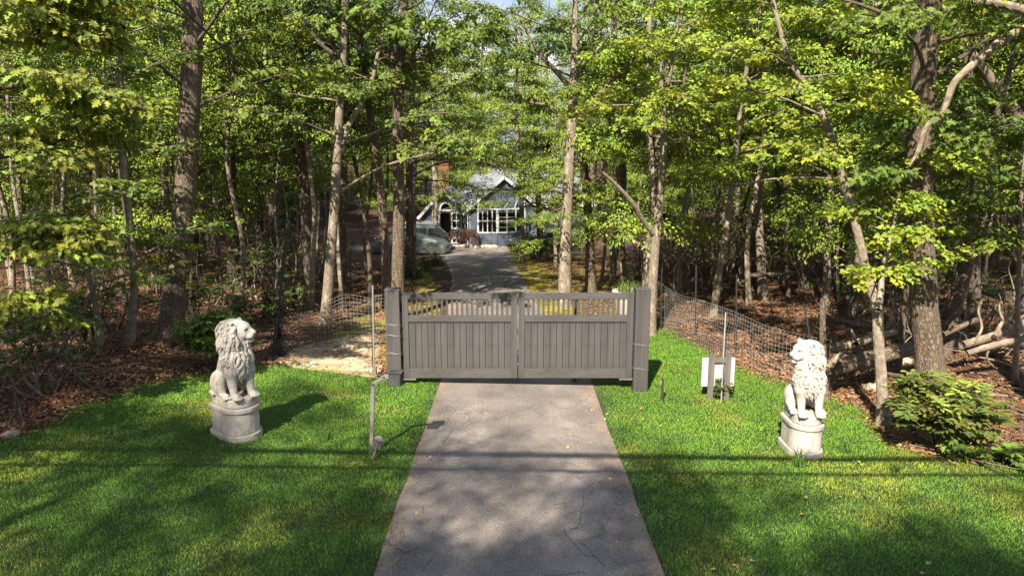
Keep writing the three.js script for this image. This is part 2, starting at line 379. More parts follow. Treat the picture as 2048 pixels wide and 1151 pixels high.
// ---------------------------------------------------------------- the house
{
  const Z0 = -36, base = height(-3, -36);
  const siding = dataTex(256, 256, (u, v) => { const e = Math.abs(((u * 4) % 1) - 0.5) > 0.47 ? 0.55 : 1; const n = 0.85 + 0.3 * (fbm(u * 6, v * 3, 6, 3, 3, 805) - 0.5); return mix3([0, 0, 0], [0.32 * n, 0.36 * n, 0.42 * n], e); }, true);
  const mSide = new THREE.MeshStandardMaterial({ map: siding, roughness: 0.8 });
  const roofT = dataTex(256, 256, (u, v) => { const row = Math.floor(v * 16), c = hash(Math.floor(u * 12 + (row % 2) * 0.5), row, 9), e = (v * 16) % 1 < 0.12 ? 0.7 : 1; return grey((0.50 + c * 0.16) * e); }, true);
  const mRoof = new THREE.MeshStandardMaterial({ map: roofT, roughness: 0.9, color: new THREE.Color(0.5, 0.53, 0.58) });
  const mGlass = new THREE.MeshPhysicalMaterial({ color: new THREE.Color(0.75, 0.88, 0.86), roughness: 0.03, transmission: 1, thickness: 0, specularIntensity: 1 });
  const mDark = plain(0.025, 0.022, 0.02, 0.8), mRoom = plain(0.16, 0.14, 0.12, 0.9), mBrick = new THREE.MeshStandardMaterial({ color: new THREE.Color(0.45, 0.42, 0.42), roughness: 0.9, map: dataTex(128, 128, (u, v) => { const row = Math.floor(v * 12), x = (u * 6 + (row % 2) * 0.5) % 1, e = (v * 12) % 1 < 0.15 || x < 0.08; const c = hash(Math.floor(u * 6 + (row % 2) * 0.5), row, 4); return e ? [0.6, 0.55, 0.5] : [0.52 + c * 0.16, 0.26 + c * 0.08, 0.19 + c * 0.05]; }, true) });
  const A = (px, py, z = Z0) => at(px, py, z);
  const o = thing('house', 'grey sided house with white trim and glass sunroom at the end of the drive', 'house', V(A(940, 400).x, base, Z0));
  const W = o.position, L = (p) => p.clone().sub(W);
  const ext = (shape, depth, z) => { const g = new THREE.ExtrudeGeometry(shape, { depth, bevelEnabled: false }); g.translate(0, 0, z); return g; };
  function gable(x0, x1, yE, yP, zF, zB, name, holes = []) { // a gabled wing: wall, two roof slabs, rakes
    const m = (x0 + x1) / 2, s = new THREE.Shape([[x0, 0], [x1, 0], [x1, yE], [m, yP], [x0, yE]].map((q) => new THREE.Vector2(...q)));
    for (const h of holes) s.holes.push(new THREE.Path(h.map((q) => new THREE.Vector2(...q))));
    const g = ext(s, 0.2, zF - 0.2), uv = g.attributes.uv; for (let i = 0; i < uv.count; i++) uv.setXY(i, uv.getX(i) * 0.55, uv.getY(i) * 0.55);
    part('wall', g, mSide, o);
    for (const sgn of [-1, 1]) {
      const xe = sgn < 0 ? x0 - 0.35 : x1 + 0.35, k = (yP - yE) / (m - x0), ye = yE - 0.35 * k;
      const q = [V(xe, ye, zF + 0.3), V(m, yP, zF + 0.3), V(m, yP, zB), V(xe, ye, zB)], up = 0.12;
      const p = []; for (const v of q) p.push(v.clone().setY(v.y + 0.02)); for (const v of q) p.push(v.clone().setY(v.y + up));
      const f = [[4, 5, 6], [4, 6, 7], [0, 2, 1], [0, 3, 2], [0, 1, 5], [0, 5, 4], [3, 7, 6], [3, 6, 2], [0, 4, 7], [0, 7, 3]], pos = [], uvs = [];
      for (const t of f) for (const i of t) { pos.push(p[i].x, p[i].y, p[i].z); uvs.push(p[i].z * 0.4, Math.hypot(p[i].x - m, p[i].y - yP) * 0.4); }
      const rg = new THREE.BufferGeometry(); rg.setAttribute('position', new THREE.Float32BufferAttribute(pos, 3)); rg.setAttribute('uv', new THREE.Float32BufferAttribute(uvs, 2)); rg.computeVertexNormals();
      const rf = part('roof', rg, mRoof, o);
      const a = V(xe, ye - 0.04, zF + 0.31), b = V(m, yP - 0.04, zF + 0.31), d = b.clone().sub(a), len = d.length();
      part('rake_board', box(len, 0.2, 0.05).rotateZ(Math.atan2(d.y, d.x)).translate((a.x + b.x) / 2, (a.y + b.y) / 2, zF + 0.33), M.white, rf);
      part('wall', box(0.2, yE, zF - zB - 0.4, sgn < 0 ? x0 + 0.1 : x1 - 0.1, yE / 2, (zF + zB) / 2 - 0.1), mSide, o);
    }
  }
  function windowAt(x0, x1, y0, y1, z, cols, rows, name = 'window') {
    const w = part(name, join([box(0.1, y1 - y0 + 0.2, 0.1, x0 - 0.05, (y0 + y1) / 2, z), box(0.1, y1 - y0 + 0.2, 0.1, x1 + 0.05, (y0 + y1) / 2, z), box(x1 - x0, 0.1, 0.1, (x0 + x1) / 2, y1 + 0.05, z), box(x1 - x0, 0.1, 0.12, (x0 + x1) / 2, y0 - 0.05, z)]), M.white, o);
    for (let i = 0; i < cols; i++) for (let j = 0; j < rows; j++) {
      const a = (x1 - x0) / cols, b = (y1 - y0) / rows;
      part('pane', new THREE.BoxGeometry(a - 0.05, b - 0.05, 0.012).translate(x0 + a * (i + 0.5), y0 + b * (j + 0.5), z - 0.02), mGlass, w);
    }
    for (let i = 1; i < cols; i++) part('mullion', box(0.07, y1 - y0, 0.07, x0 + (x1 - x0) * i / cols, (y0 + y1) / 2, z), M.white, w);
    for (let j = 1; j < rows; j++) part('mullion', box(x1 - x0, 0.07, 0.06, (x0 + x1) / 2, y0 + (y1 - y0) * j / rows, z + 0.002), M.white, w);
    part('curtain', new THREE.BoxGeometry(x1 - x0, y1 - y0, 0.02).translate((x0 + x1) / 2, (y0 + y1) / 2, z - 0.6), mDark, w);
    return w;
  }
  const X = (px, z = 0) => L(A(px, 450, Z0 + z)).x, Y = (py, z = 0) => L(A(900, py, Z0 + z)).y;
  // entrance wing, door recess and half round window
  const rect = (a, b, c, d) => [[a, c], [b, c], [b, d], [a, d]];
  const dx0 = X(881), dx1 = X(902), arc = []; for (let i = 0; i <= 14; i++) { const t = Math.PI * i / 14; arc.push([X(892) + Math.cos(t) * 0.42, Y(421) + Math.sin(t) * 0.55]); }
  gable(X(846), X(931), Y(425), Y(379), 0, -8, 'entrance', [rect(dx0, dx1, 0.02, Y(425)), rect(X(904), X(922), Y(456), Y(425.5)), rect(X(866), X(878), Y(456), Y(431)), rect(X(904), X(920), Y(485), Y(476)), arc]);
  windowAt(X(905), X(921), Y(455), Y(427), 0.02, 2, 2); windowAt(X(867), X(877), Y(455), Y(432), 0.02, 1, 2); windowAt(X(905), X(919), Y(484), Y(477), 0.02, 2, 1);
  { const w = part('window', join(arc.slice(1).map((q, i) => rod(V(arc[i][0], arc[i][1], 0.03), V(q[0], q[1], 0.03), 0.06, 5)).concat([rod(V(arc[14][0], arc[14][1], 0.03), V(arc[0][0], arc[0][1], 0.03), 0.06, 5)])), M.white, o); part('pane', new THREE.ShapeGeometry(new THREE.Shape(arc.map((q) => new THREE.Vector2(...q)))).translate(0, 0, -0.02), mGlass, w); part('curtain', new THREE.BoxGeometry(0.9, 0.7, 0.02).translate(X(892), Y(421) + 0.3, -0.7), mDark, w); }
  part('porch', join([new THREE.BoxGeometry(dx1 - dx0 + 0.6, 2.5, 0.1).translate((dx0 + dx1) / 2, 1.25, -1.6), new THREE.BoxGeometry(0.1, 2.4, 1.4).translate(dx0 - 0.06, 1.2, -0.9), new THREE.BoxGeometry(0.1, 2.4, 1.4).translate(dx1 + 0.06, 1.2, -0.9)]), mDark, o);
  { const d = part('door', join([box(0.95, 2.05, 0.06, (dx0 + dx1) / 2 - 0.1, 1.04, -1.5), box(0.3, 0.5, 0.02, (dx0 + dx1) / 2 - 0.3, 1.5, -1.46), box(0.3, 0.5, 0.02, (dx0 + dx1) / 2 + 0.1, 1.5, -1.46)]), plain(0.06, 0.035, 0.025, 0.5), o); part('handle', rod(V((dx0 + dx1) / 2 + 0.25, 0.95, -1.44), V((dx0 + dx1) / 2 + 0.25, 1.15, -1.44), 0.015), M.galv, d); }
  // right wing with the sunroom
  gable(X(936, 0.6), X(1082, 0.6), Y(417), Y(352), 0.6, -8, 'wing', [rect(X(958, 0.6), X(1040, 0.6), 0.75, Y(424))]);
  part('downspout', tube([V(X(929), Y(418), 0.5), V(X(932), Y(421), 0.8), V(X(937), Y(425), 0.85), V(X(937), 0.05, 0.85)], [0.05, 0.05, 0.05, 0.05], 8), M.white, o);
  part('corner_board', box(0.16, Y(417), 0.06, X(939, 0.6) - 0.02, Y(417) / 2, 0.64), M.white, o);
  { // sunroom: a straight glazed front and an angled glazed side under a lean-to glass roof
    const z = 2.6, x0 = X(956, z), x1 = X(994, z), yS = Y(465, z), yT = Y(418, z), xe = x1 + 1.9, ze = z - 0.9;
    part('knee_wall', join([box(x1 - x0, yS, 0.12, (x0 + x1) / 2, yS / 2, z - 0.06), box(0.12, yS, z - 0.6, x0 + 0.06, yS / 2, (z + 0.4) / 2), box(Math.hypot(xe - x1, ze - z), yS, 0.12, Math.hypot(xe - x1, ze - z) / 2, yS / 2, 0).rotateY(Math.atan2(z - ze, xe - x1)).translate(x1 + 0.02, 0, z - 0.06)]), mSide, o);
    const wall = (ax, az, bx, bz, cols, rows) => {
      const len = Math.hypot(bx - ax, bz - az), turn = Math.atan2(az - bz, bx - ax), fr = [];
      for (let i = 0; i <= cols; i++) fr.push(box(i % cols ? 0.06 : 0.11, yT - yS + (i % cols ? 0 : 0.1), 0.09, len * i / cols, (yS + yT) / 2, i % cols ? 0 : 0.004));
      for (let j = 0; j <= rows; j++) fr.push(box(len, j % rows ? 0.06 : 0.1, 0.08, len / 2, lerp(yS, yT, j / rows), 0));
      const w = part('window', join(fr).rotateY(turn).translate(ax, 0, az), M.white, o);
      for (let i = 0; i < cols; i++) for (let j = 0; j < rows; j++) part('pane', new THREE.BoxGeometry(len / cols - 0.06, (yT - yS) / rows - 0.07, 0.01).translate(len * (i + 0.5) / cols, yS + (yT - yS) * (j + 0.5) / rows, 0).rotateY(turn).translate(ax, 0, az), mGlass, w);
    };
    wall(x0, z, x1, z, 4, 2); wall(x1 + 0.06, z, xe, ze, 3, 2);
    const yR = Y(402, 0.6), rp = [[x0, yT + 0.06, z], [x1, yT + 0.06, z], [xe, yT + 0.06, ze], [xe, yR, 0.62], [x0, yR, 0.62]].map((q) => V(...q));
    const rg = new THREE.BufferGeometry(); rg.setAttribute('position', new THREE.Float32BufferAttribute([0, 1, 2, 0, 2, 3, 0, 3, 4].flatMap((i) => rp[i].toArray()), 3)); rg.computeVertexNormals();
    const gr = part('glass_roof', rg, mGlass, o);
    for (let i = 0; i <= 6; i++) { const t = i / 6, b = t < 0.55 ? rp[0].clone().lerp(rp[1], t / 0.55) : rp[1].clone().lerp(rp[2], (t - 0.55) / 0.45); part('glazing_bar', rod(b, V(lerp(rp[0].x, xe, t), yR, 0.63), 0.035, 5), M.white, gr); }
    part('shelf', join([0.9, 1.25, 1.6, 1.95].map((y) => new THREE.BoxGeometry(1.2, 0.06, 0.3).translate(x1 + 0.7, y, 0.9))), plain(0.3, 0.2, 0.12, 0.7), o);
    part('floor', new THREE.BoxGeometry(4.5, 0.06, 4).translate((x0 + xe) / 2, 0.06, 0.5), mRoom, o);
    part('back_wall', new THREE.BoxGeometry(4.6, 2.6, 0.1).translate((x0 + xe) / 2, 1.35, -2.4), mRoom, o);
  }
  // main roof behind, hipped at the left, and the brick chimney
  { const y0 = Y(408, -4), y1 = Y(331, -8), a = X(905, -4), b = X(1190, -4), c = X(961, -8), d = X(1150, -8);
    const q = [[a, y0, -3], [b, y0, -3], [d, y1, -8], [c, y1, -8], [a, y0, -13], [b, y0, -13]].map((k) => V(...k)), pos = [], uvs = [];
    for (const t of [[0, 1, 2], [0, 2, 3], [4, 0, 3], [1, 5, 2], [5, 4, 3], [5, 3, 2]]) for (const i of t) { pos.push(...q[i].toArray()); uvs.push(q[i].x * 0.4 + q[i].z * 0.1, q[i].z * 0.45); }
    const g = new THREE.BufferGeometry(); g.setAttribute('position', new THREE.Float32BufferAttribute(pos, 3)); g.setAttribute('uv', new THREE.Float32BufferAttribute(uvs, 2)); g.computeVertexNormals();
    const r = part('roof', g, mRoof, o);
    part('fascia', box(b - a, 0.2, 0.05, (a + b) / 2, y0 - 0.05, -2.98), M.white, r);
    part('wall', new THREE.BoxGeometry(b - a - 0.6, y0, 9.4).translate((a + b) / 2, y0 / 2, -8), mSide, o);
    const cx = X(890, -7), ch = part('chimney', join([new THREE.BoxGeometry(0.85, 4, 0.85).translate(cx, Y(330, -7) - 1.6, -7), new THREE.BoxGeometry(1.0, 0.2, 1.0).translate(cx, Y(322, -7) + 0.3, -7)]), mBrick, o);
    part('chimney_cap', box(0.6, 0.12, 0.6, cx, Y(322, -7) + 0.5, -7), M.galv, ch);
  }
  // planting bed edging
  for (let i = 0; i < 14; i++) { const r = RNG(300 + i), g = new THREE.IcosahedronGeometry(0.2, 2), p = g.attributes.position; for (let k = 0; k < p.count; k++) { const s = 0.75 + 0.5 * vnoise(p.getX(k) * 9 + i * 7, p.getY(k) * 9 + p.getZ(k) * 5, 0, 0, 3); p.setXYZ(k, p.getX(k) * s, p.getY(k) * s * 0.7, p.getZ(k) * s); } g.computeVertexNormals();
    const s = lit(new THREE.Mesh(g, plain(0.3 + r() * 0.1, 0.28 + r() * 0.08, 0.25, 0.95))); s.name = numbered('edging_stone'); s.position.set(at(908 + i * 6.3, 488, -33.1).x, height(-3, -33.1) + 0.06, -33.1 + r.r(-0.1, 0.1)); scene.add(s); tag(s, 'grey stone edging the bed before the sunroom', 'stone', 'stones edging the bed by the house'); }
}

// ---------------------------------------------------------------- cars on the forecourt
function carShell(len, hw, profile, steps = 44) { // profile: [x along 0..1, y of the top, inset of the top]
  const pos = [], idx = [], rings = [];
  for (let i = 0; i <= steps; i++) {
    const t = i / steps; let k = 0; while (k < profile.length - 2 && t > profile[k + 1][0]) k++;
    const a = profile[k], b = profile[k + 1], f = clamp((t - a[0]) / (b[0] - a[0]), 0, 1), yT = lerp(a[1], b[1], f), ins = lerp(a[2], b[2], f);
    const nose = Math.min(1, Math.sin(Math.PI * clamp(t * 0.94 + 0.03, 0, 1)) * 5), w = hw * (0.82 + 0.18 * nose), belt = Math.min(0.95, yT), y0 = 0.26 + 0.1 * (1 - nose);
    const ring = [[-w * 0.9, y0], [-w, y0 + 0.14], [-w, y0 + 0.32], [-w * 0.985, belt - 0.05], [-w * 0.95, belt], [-(w - ins) * 0.98, yT - 0.05], [-(w - ins) * 0.85, yT], [0, yT + 0.03], [(w - ins) * 0.85, yT], [(w - ins) * 0.98, yT - 0.05], [w * 0.95, belt], [w * 0.985, belt - 0.05], [w, y0 + 0.32], [w, y0 + 0.14], [w * 0.9, y0]];
    rings.push(ring.length);
    for (const [z, y] of ring) pos.push((t - 0.5) * len, Math.max(y, y0), z);
  }
  const n = 15;
  for (let i = 0; i < steps; i++) for (let k = 0; k < n - 1; k++) { const a = i * n + k; idx.push(a, a + n, a + 1, a + 1, a + n, a + n + 1); }
  for (let k = 1; k < n - 1; k++) { idx.push(0, k, k + 1); const e = steps * n; idx.push(e, e + k + 1, e + k); }
  const g = new THREE.BufferGeometry(); g.setAttribute('position', new THREE.Float32BufferAttribute(pos, 3)); g.setAttribute('uv', new THREE.Float32BufferAttribute(new Float32Array(pos.length / 3 * 2), 2)); g.setIndex(idx); g.computeVertexNormals();
  return g;
}
function wheelOn(o, x, z, r) {
  const w = part('wheel', new THREE.TorusGeometry(r * 0.78, r * 0.24, 10, 26).translate(x, r, z), M.black, o);
  part('rim', join([new THREE.CylinderGeometry(r * 0.58, r * 0.58, 0.16, 24).rotateX(Math.PI / 2).translate(x, r, z), ...[0, 1, 2, 3, 4].map((k) => box(r * 0.12, r * 0.56, 0.03, 0, r * 0.3, 0).rotateZ(k * 1.257).translate(x, r, z + Math.sign(z) * 0.09))]), M.galv, w);
}
function makeCar(o, paint, len, hw, profile, suv) {
  part('body', carShell(len, hw, profile), paint, o);
  const glass = new THREE.MeshPhysicalMaterial({ color: new THREE.Color(0.02, 0.024, 0.026), roughness: 0.05, clearcoat: 1 });
  const quad = (pts) => { const g = new THREE.BufferGeometry(); g.setAttribute('position', new THREE.Float32BufferAttribute([0, 1, 2, 0, 2, 3].flatMap((i) => pts[i].toArray()), 3)); g.setAttribute('uv', new THREE.Float32BufferAttribute(new Float32Array(12), 2)); g.computeVertexNormals(); return g; };
  for (const s of [-1, 1]) {
    const y1 = suv ? 1.5 : 1.3, ins = suv ? 0.16 : 0.22, q = (x, y) => V(x * len, y, s * (lerp(hw * 0.975, hw - ins, (y - 0.95) / (y1 - 0.95 + 0.08)) + 0.018));
    for (const w of suv ? [[-0.14, -0.12, 0.03, 0.03], [0.045, 0.045, 0.2, 0.2], [0.215, 0.215, 0.39, 0.34]] : [[-0.12, -0.04, 0.04, 0.04], [0.055, 0.055, 0.24, 0.18]]) part('side_window', quad([q(w[0], 0.99), q(w[2], 0.99), q(w[3], y1), q(w[1] + 0.02, y1)]), glass, o);
    for (const x of [-0.31, 0.3]) wheelOn(o, x * len, s * (hw - 0.06), suv ? 0.37 : 0.33);
    part('tail_light', box(0.1, 0.24, 0.3, len * 0.478, 0.9, s * (hw - 0.2), 0.03), new THREE.MeshPhysicalMaterial({ color: new THREE.Color(0.25, 0.01, 0.01), roughness: 0.2, clearcoat: 1 }), o);
    part('headlight', new THREE.SphereGeometry(0.12, 16, 10).scale(0.7, 0.8, 1.5).translate(-len * 0.475, 0.68, s * (hw - 0.28)), new THREE.MeshPhysicalMaterial({ color: new THREE.Color(0.75, 0.76, 0.78), roughness: 0.1, clearcoat: 1 }), o);
    part('mirror', box(0.16, 0.13, 0.2, -0.13 * len, 1.02, s * (hw + 0.1), 0.04), paint, o);
  }
  part('bumper', box(0.1, 0.26, hw * 1.7, len * 0.5 - 0.02, 0.46, 0, 0.04), M.black, o); part('bumper', box(0.1, 0.2, hw * 1.66, -len * 0.5 + 0.01, 0.42, 0, 0.04), M.black, o);
  part('grille', join([...Array(9).keys()].map((i) => box(0.05, 0.2, 0.05, -len * 0.5 + 0.02, 0.68, (i - 4) * 0.09))), M.galv, o);
}
const gAt = (px, z) => { const p = at(px, 480, z); return V(p.x, height(p.x, z) + 0.02, z); };
{
  const suv = thing('suv', 'dark navy SUV with roof rails parked behind the covered car left of the drive', 'SUV', gAt(824, -31), 0.06);
  const navy = new THREE.MeshPhysicalMaterial({ color: new THREE.Color(0.012, 0.018, 0.022), roughness: 0.25, clearcoat: 1 });
  makeCar(suv, navy, 4.8, 0.95, [[0, 0.72, 0.1], [0.05, 0.9, 0.1], [0.26, 1.05, 0.08], [0.38, 1.62, 0.2], [0.55, 1.72, 0.22], [0.85, 1.66, 0.2], [0.96, 1.08, 0.08], [1, 0.78, 0.06]], true);
  for (const s of [-1, 1]) part('roof_rail', tube([V(-0.5, 1.7, s * 0.66), V(-0.4, 1.8, s * 0.66), V(1.4, 1.77, s * 0.66), V(1.55, 1.68, s * 0.66)], [0.02, 0.02, 0.02, 0.02], 6), M.galv, suv);
  const cc = thing('covered_car', 'car under a fitted grey green cover beside the drive', 'covered car', gAt(822, -28.6), -0.05);
  const g = carShell(4.6, 0.92, [[0, 0.6, 0.12], [0.06, 0.8, 0.14], [0.3, 1.2, 0.26], [0.5, 1.28, 0.26], [0.72, 1.02, 0.2], [0.93, 0.78, 0.14], [1, 0.5, 0.1]], 90), p = g.attributes.position;
  for (let i = 0; i < p.count; i++) { const n = fbm(p.getX(i) * 2.2 + 20, p.getY(i) * 4 + p.getZ(i) * 2 + 20, 0, 0, 3, 71) - 0.5; p.setXYZ(i, p.getX(i), p.getY(i) + n * 0.06 - (p.getY(i) < 0.4 ? 0.16 : 0), p.getZ(i) * (1 + n * 0.07)); }
  g.computeVertexNormals();
  part('car_cover', g, new THREE.MeshPhysicalMaterial({ color: new THREE.Color(0.15, 0.18, 0.16), roughness: 0.35, sheen: 0.3 }), cc);
  for (const [x, z] of [[-1.4, 0.8], [1.4, 0.8], [-1.4, -0.8], [1.4, -0.8]]) part('wheel', new THREE.TorusGeometry(0.24, 0.08, 8, 20).translate(x, 0.3, z), M.black, cc);
  const sc = thing('silver_car', 'silver car parked nose out at the right of the house behind a trunk', 'car', gAt(1088, -30.5), 0.55);
  makeCar(sc, new THREE.MeshPhysicalMaterial({ color: new THREE.Color(0.22, 0.23, 0.25), roughness: 0.3, metalness: 0.5, clearcoat: 1 }), 4.5, 0.9, [[0, 0.62, 0.1], [0.05, 0.78, 0.1], [0.28, 0.95, 0.08], [0.42, 1.4, 0.24], [0.62, 1.44, 0.26], [0.82, 1.0, 0.14], [0.96, 0.92, 0.08], [1, 0.7, 0.06]], false);
}

// ---------------------------------------------------------------- the gate
{
  const zG = 0, S = (px) => at(px, 670, zG).x, Yy = (py) => at(1036, py, zG).y;
  const yTop = Yy(585), yR1 = Yy(598), yM0 = Yy(630), yM1 = Yy(643), yB = Yy(737), y0 = Yy(755);
  function leaf(x0, x1, label, hingeSide) {
    const o = thing('gate', label, 'gate', V((x0 + x1) / 2, y0, zG)), w = x1 - x0, st = 0.125, T = 0.07, X = (x) => x - w / 2, Y = (y) => y - y0;
    const bar = (name, a, b, c, d, t, z, mat) => part(name, box(b - a, d - c, t, (a + b) / 2, (c + d) / 2, z, 0.006), mat, o);
    bar('stile', X(0), X(st), 0, Y(yTop), T, 0, M.gate[0]); bar('stile', X(w - st), X(w), 0, Y(yTop), T, 0, M.gate[0]);
    bar('rail', X(st), X(w - st), Y(yR1), Y(yTop), T - 0.004, 0, M.gate[2]); bar('rail', X(st), X(w - st), Y(yM1), Y(yM0), T - 0.004, 0, M.gate[0]); bar('rail', X(st), X(w - st), 0, Y(yB), T - 0.004, 0, M.gate[2]);
    const iw = w - 2 * st, n = 20, m = 16;
    const pg = box(0.042, yR1 - yM0 + 0.03, 0.035, 0, 0, 0, 0.005);
    for (let i = 0; i < n; i++) { const p = part('picket', pg, M.gate[i % 3], o); p.position.set(X(st) + iw * (i + 0.75) / (n + 0.5), (Y(yR1) + Y(yM0)) / 2, 0); }
    const r = RNG(hingeSide + 5), bw = iw / m, bg = [0, 1, 2].map((k) => { const g = box(bw - 0.007, yM1 - yB + 0.02, 0.022, 0, 0, 0, 0.004), uv = g.attributes.uv; for (let i = 0; i < uv.count; i++) uv.setXY(i, uv.getX(i) * 0.5 + k * 0.33, uv.getY(i)); return g; });
    for (let i = 0; i < m; i++) { const p = part('board', bg[i % 3], r.pick(M.gate), o); p.position.set(X(st) + bw * (i + 0.5), (Y(yM1) + Y(yB)) / 2, -0.005 + r.r(-0.0015, 0.0015)); }
    part('backing', box(iw, yM1 - yB, 0.012, 0, (Y(yM1) + Y(yB)) / 2, -0.028), M.darkMetal, o);
    for (const y of [0.35, Y(yTop) - 0.3]) part('hinge', join([rod(V(hingeSide * (w / 2 + 0.03), y - 0.09, -0.02), V(hingeSide * (w / 2 + 0.03), y + 0.09, -0.02), 0.022), box(0.09, 0.12, 0.012, hingeSide * (w / 2 - 0.01), y, -0.045)]), M.black, o);
    part('foot_bracket', box(0.26, 0.035, 0.06, hingeSide * (w / 2 - 0.12), -0.02, 0.02), M.oldWood, o);
    return o;
  }
  const xa = S(805), xm = S(1035.5), xb = S(1266);
  const gl = leaf(xa, xm - 0.008, 'left leaf of the taupe wooden driveway gate with pickets on top', -1);
  leaf(xm + 0.012, xb, 'right leaf of the taupe wooden driveway gate with pickets on top', 1);
  part('latch', join([box(0.05, 0.12, 0.03, (xm - xa) / 2 - 0.02, 0.95, -0.05), rod(V((xm - xa) / 2 - 0.05, 0.1, -0.06), V((xm - xa) / 2 - 0.05, 0.7, -0.06), 0.012)]), M.black, gl);
  function post(px0, px1, pyTop, pyBase, label, wires, tailSide) {
    const z = 0.0, x0 = at(px0, 670, z).x, x1 = at(px1, 670, z).x, w = x1 - x0, b = at((px0 + px1) / 2, pyBase, z + w / 2), yT = at((px0 + px1) / 2, pyTop, z + w / 2).y;
    const o = thing('gate_post', label, 'gate post', V((x0 + x1) / 2, b.y - 0.05, z)), h = yT - b.y + 0.05;
    part('shaft', box(w, h, w, 0, h / 2, 0, 0.012), M.gate[1], o);
    part('cap', box(w + 0.016, 0.03, w + 0.016, 0, h + 0.0155, 0, 0.008), M.gate[2], o);
    const e = w / 2 + 0.004;
    for (const py of wires) { const y = at((px0 + px1) / 2, py, z + w / 2).y - o.position.y; const pts = [V(-e, y, -e), V(-e, y + 0.012, e), V(-e * 0.3, y + 0.015, e + 0.004), V(e * 0.3, y - 0.008, e + 0.006), V(e, y - 0.02 * tailSide, e), V(e, y, -e), V(-e, y, -e)]; part('tie_wire', tube(pts, pts.map(() => 0.005), 5), M.galv, o); }
    return o;
  }
  post(774, 802.5, 582, 768, 'left taupe gate post wound with three tie wires', [650, 671, 707], 0.2);
  post(1268, 1296.5, 581, 784, 'right taupe gate post wound with two tie wires', [690, 738], 1);
  { // slack strip of black rubber beside the hinge and a black pole propping the right leaf from behind
    const p = thing('steel_pole', 'thin black steel pole standing behind the right gate leaf', 'pole', V(at(1152, 600, -0.45).x, height(1.3, -0.45), -0.45));
    part('pole', rod(V(0, 0, 0), V(0, 1.82, 0), 0.022), M.black, p); part('foot_plate', box(0.14, 0.02, 0.14, 0, 0.012, 0), M.black, p);
  }
  { // stone planter behind the right post
    const c = V(at(1258, 575, -4).x, height(2.9, -4), -4), o = thing('stone_planter', 'pale stone planter full of green grass behind the right gate post', 'planter', c);
    const prof = [[0.0, 0], [0.22, 0], [0.24, 0.08], [0.13, 0.16], [0.12, 0.42], [0.2, 0.52], [0.31, 0.72], [0.36, 1.05], [0.385, 1.1], [0.42, 1.13], [0.42, 1.2], [0.37, 1.21], [0.35, 1.12], [0, 1.12]].map(([x, y]) => new THREE.Vector2(x, y * 1.09));
    part('urn', new THREE.LatheGeometry(prof, 40), M.stone, o);
    
  }
}
{ // gooseneck keypad stand
  const b = onGround(742, 908), o = thing('keypad_stand', 'pale metal gooseneck stand with a grey keypad box left of the drive', 'keypad stand', b);
  const P = (px, py) => at(px, py, b.z).sub(b), hw = 0.027;
  const a = V(0, 0, 0), k1 = P(746, 768), k2 = P(768, 753), k3 = P(781, 752.5);
  const sq = (p, q, e = 0) => { const d = q.clone().sub(p), L = d.length() + e; return box(hw * 2, L, hw * 2, 0, 0, 0, 0.006).applyQuaternion(new THREE.Quaternion().setFromUnitVectors(UP, d.normalize())).translate((p.x + q.x) / 2, (p.y + q.y) / 2, (p.z + q.z) / 2); };
  part('pole', join([sq(a, k1, 0.03)]), M.aluminium, o); part('arm', join([sq(k1, k2, 0.03)]), M.aluminium, o); part('arm', join([sq(k2, k3, 0.02)]), M.white, o);
  part('base_plate', box(0.11, 0.012, 0.11, 0, 0.012, 0), M.greyPlastic, o);
  const c = P(790, 757), bx = part('keypad_box', box(0.17, 0.2, 0.16, c.x, c.y, c.z, 0.01), M.greyPlastic, o);
  part('visor', box(0.2, 0.015, 0.19, c.x + 0.015, c.y + 0.108, c.z), M.greyPlastic, bx);
  part('keypad', box(0.012, 0.15, 0.12, c.x + 0.089, c.y - 0.01, c.z), M.black, bx);
}
{ // leaning path light
  const b = onGround(744, 921), o = thing('path_light', 'small brown landscape light leaning beside the keypad stand', 'landscape light', b);
  o.rotation.set(-0.1, 0, -0.33);
  const br = plain(0.36, 0.27, 0.22, 0.6, 0.2);
  part('stake', tube([V(0, -0.05, 0), V(0, 0.2, 0)], [0.008, 0.016], 6), br, o);
  part('lamp_body', new THREE.CylinderGeometry(0.052, 0.045, 0.13, 8).translate(0, 0.265, 0), br, o);
  part('frame', join([...Array(8).keys()].map((i) => box(0.012, 0.13, 0.012, 0.053 * Math.cos(i * 0.785), 0.265, 0.053 * Math.sin(i * 0.785)))), plain(0.5, 0.4, 0.34, 0.6), o);
  part('cap', new THREE.LatheGeometry([[0, 0.39], [0.03, 0.385], [0.075, 0.345], [0.08, 0.33], [0.05, 0.33], [0, 0.33]].map((q) => new THREE.Vector2(...q)), 12), plain(0.42, 0.36, 0.32, 0.6), o);
}
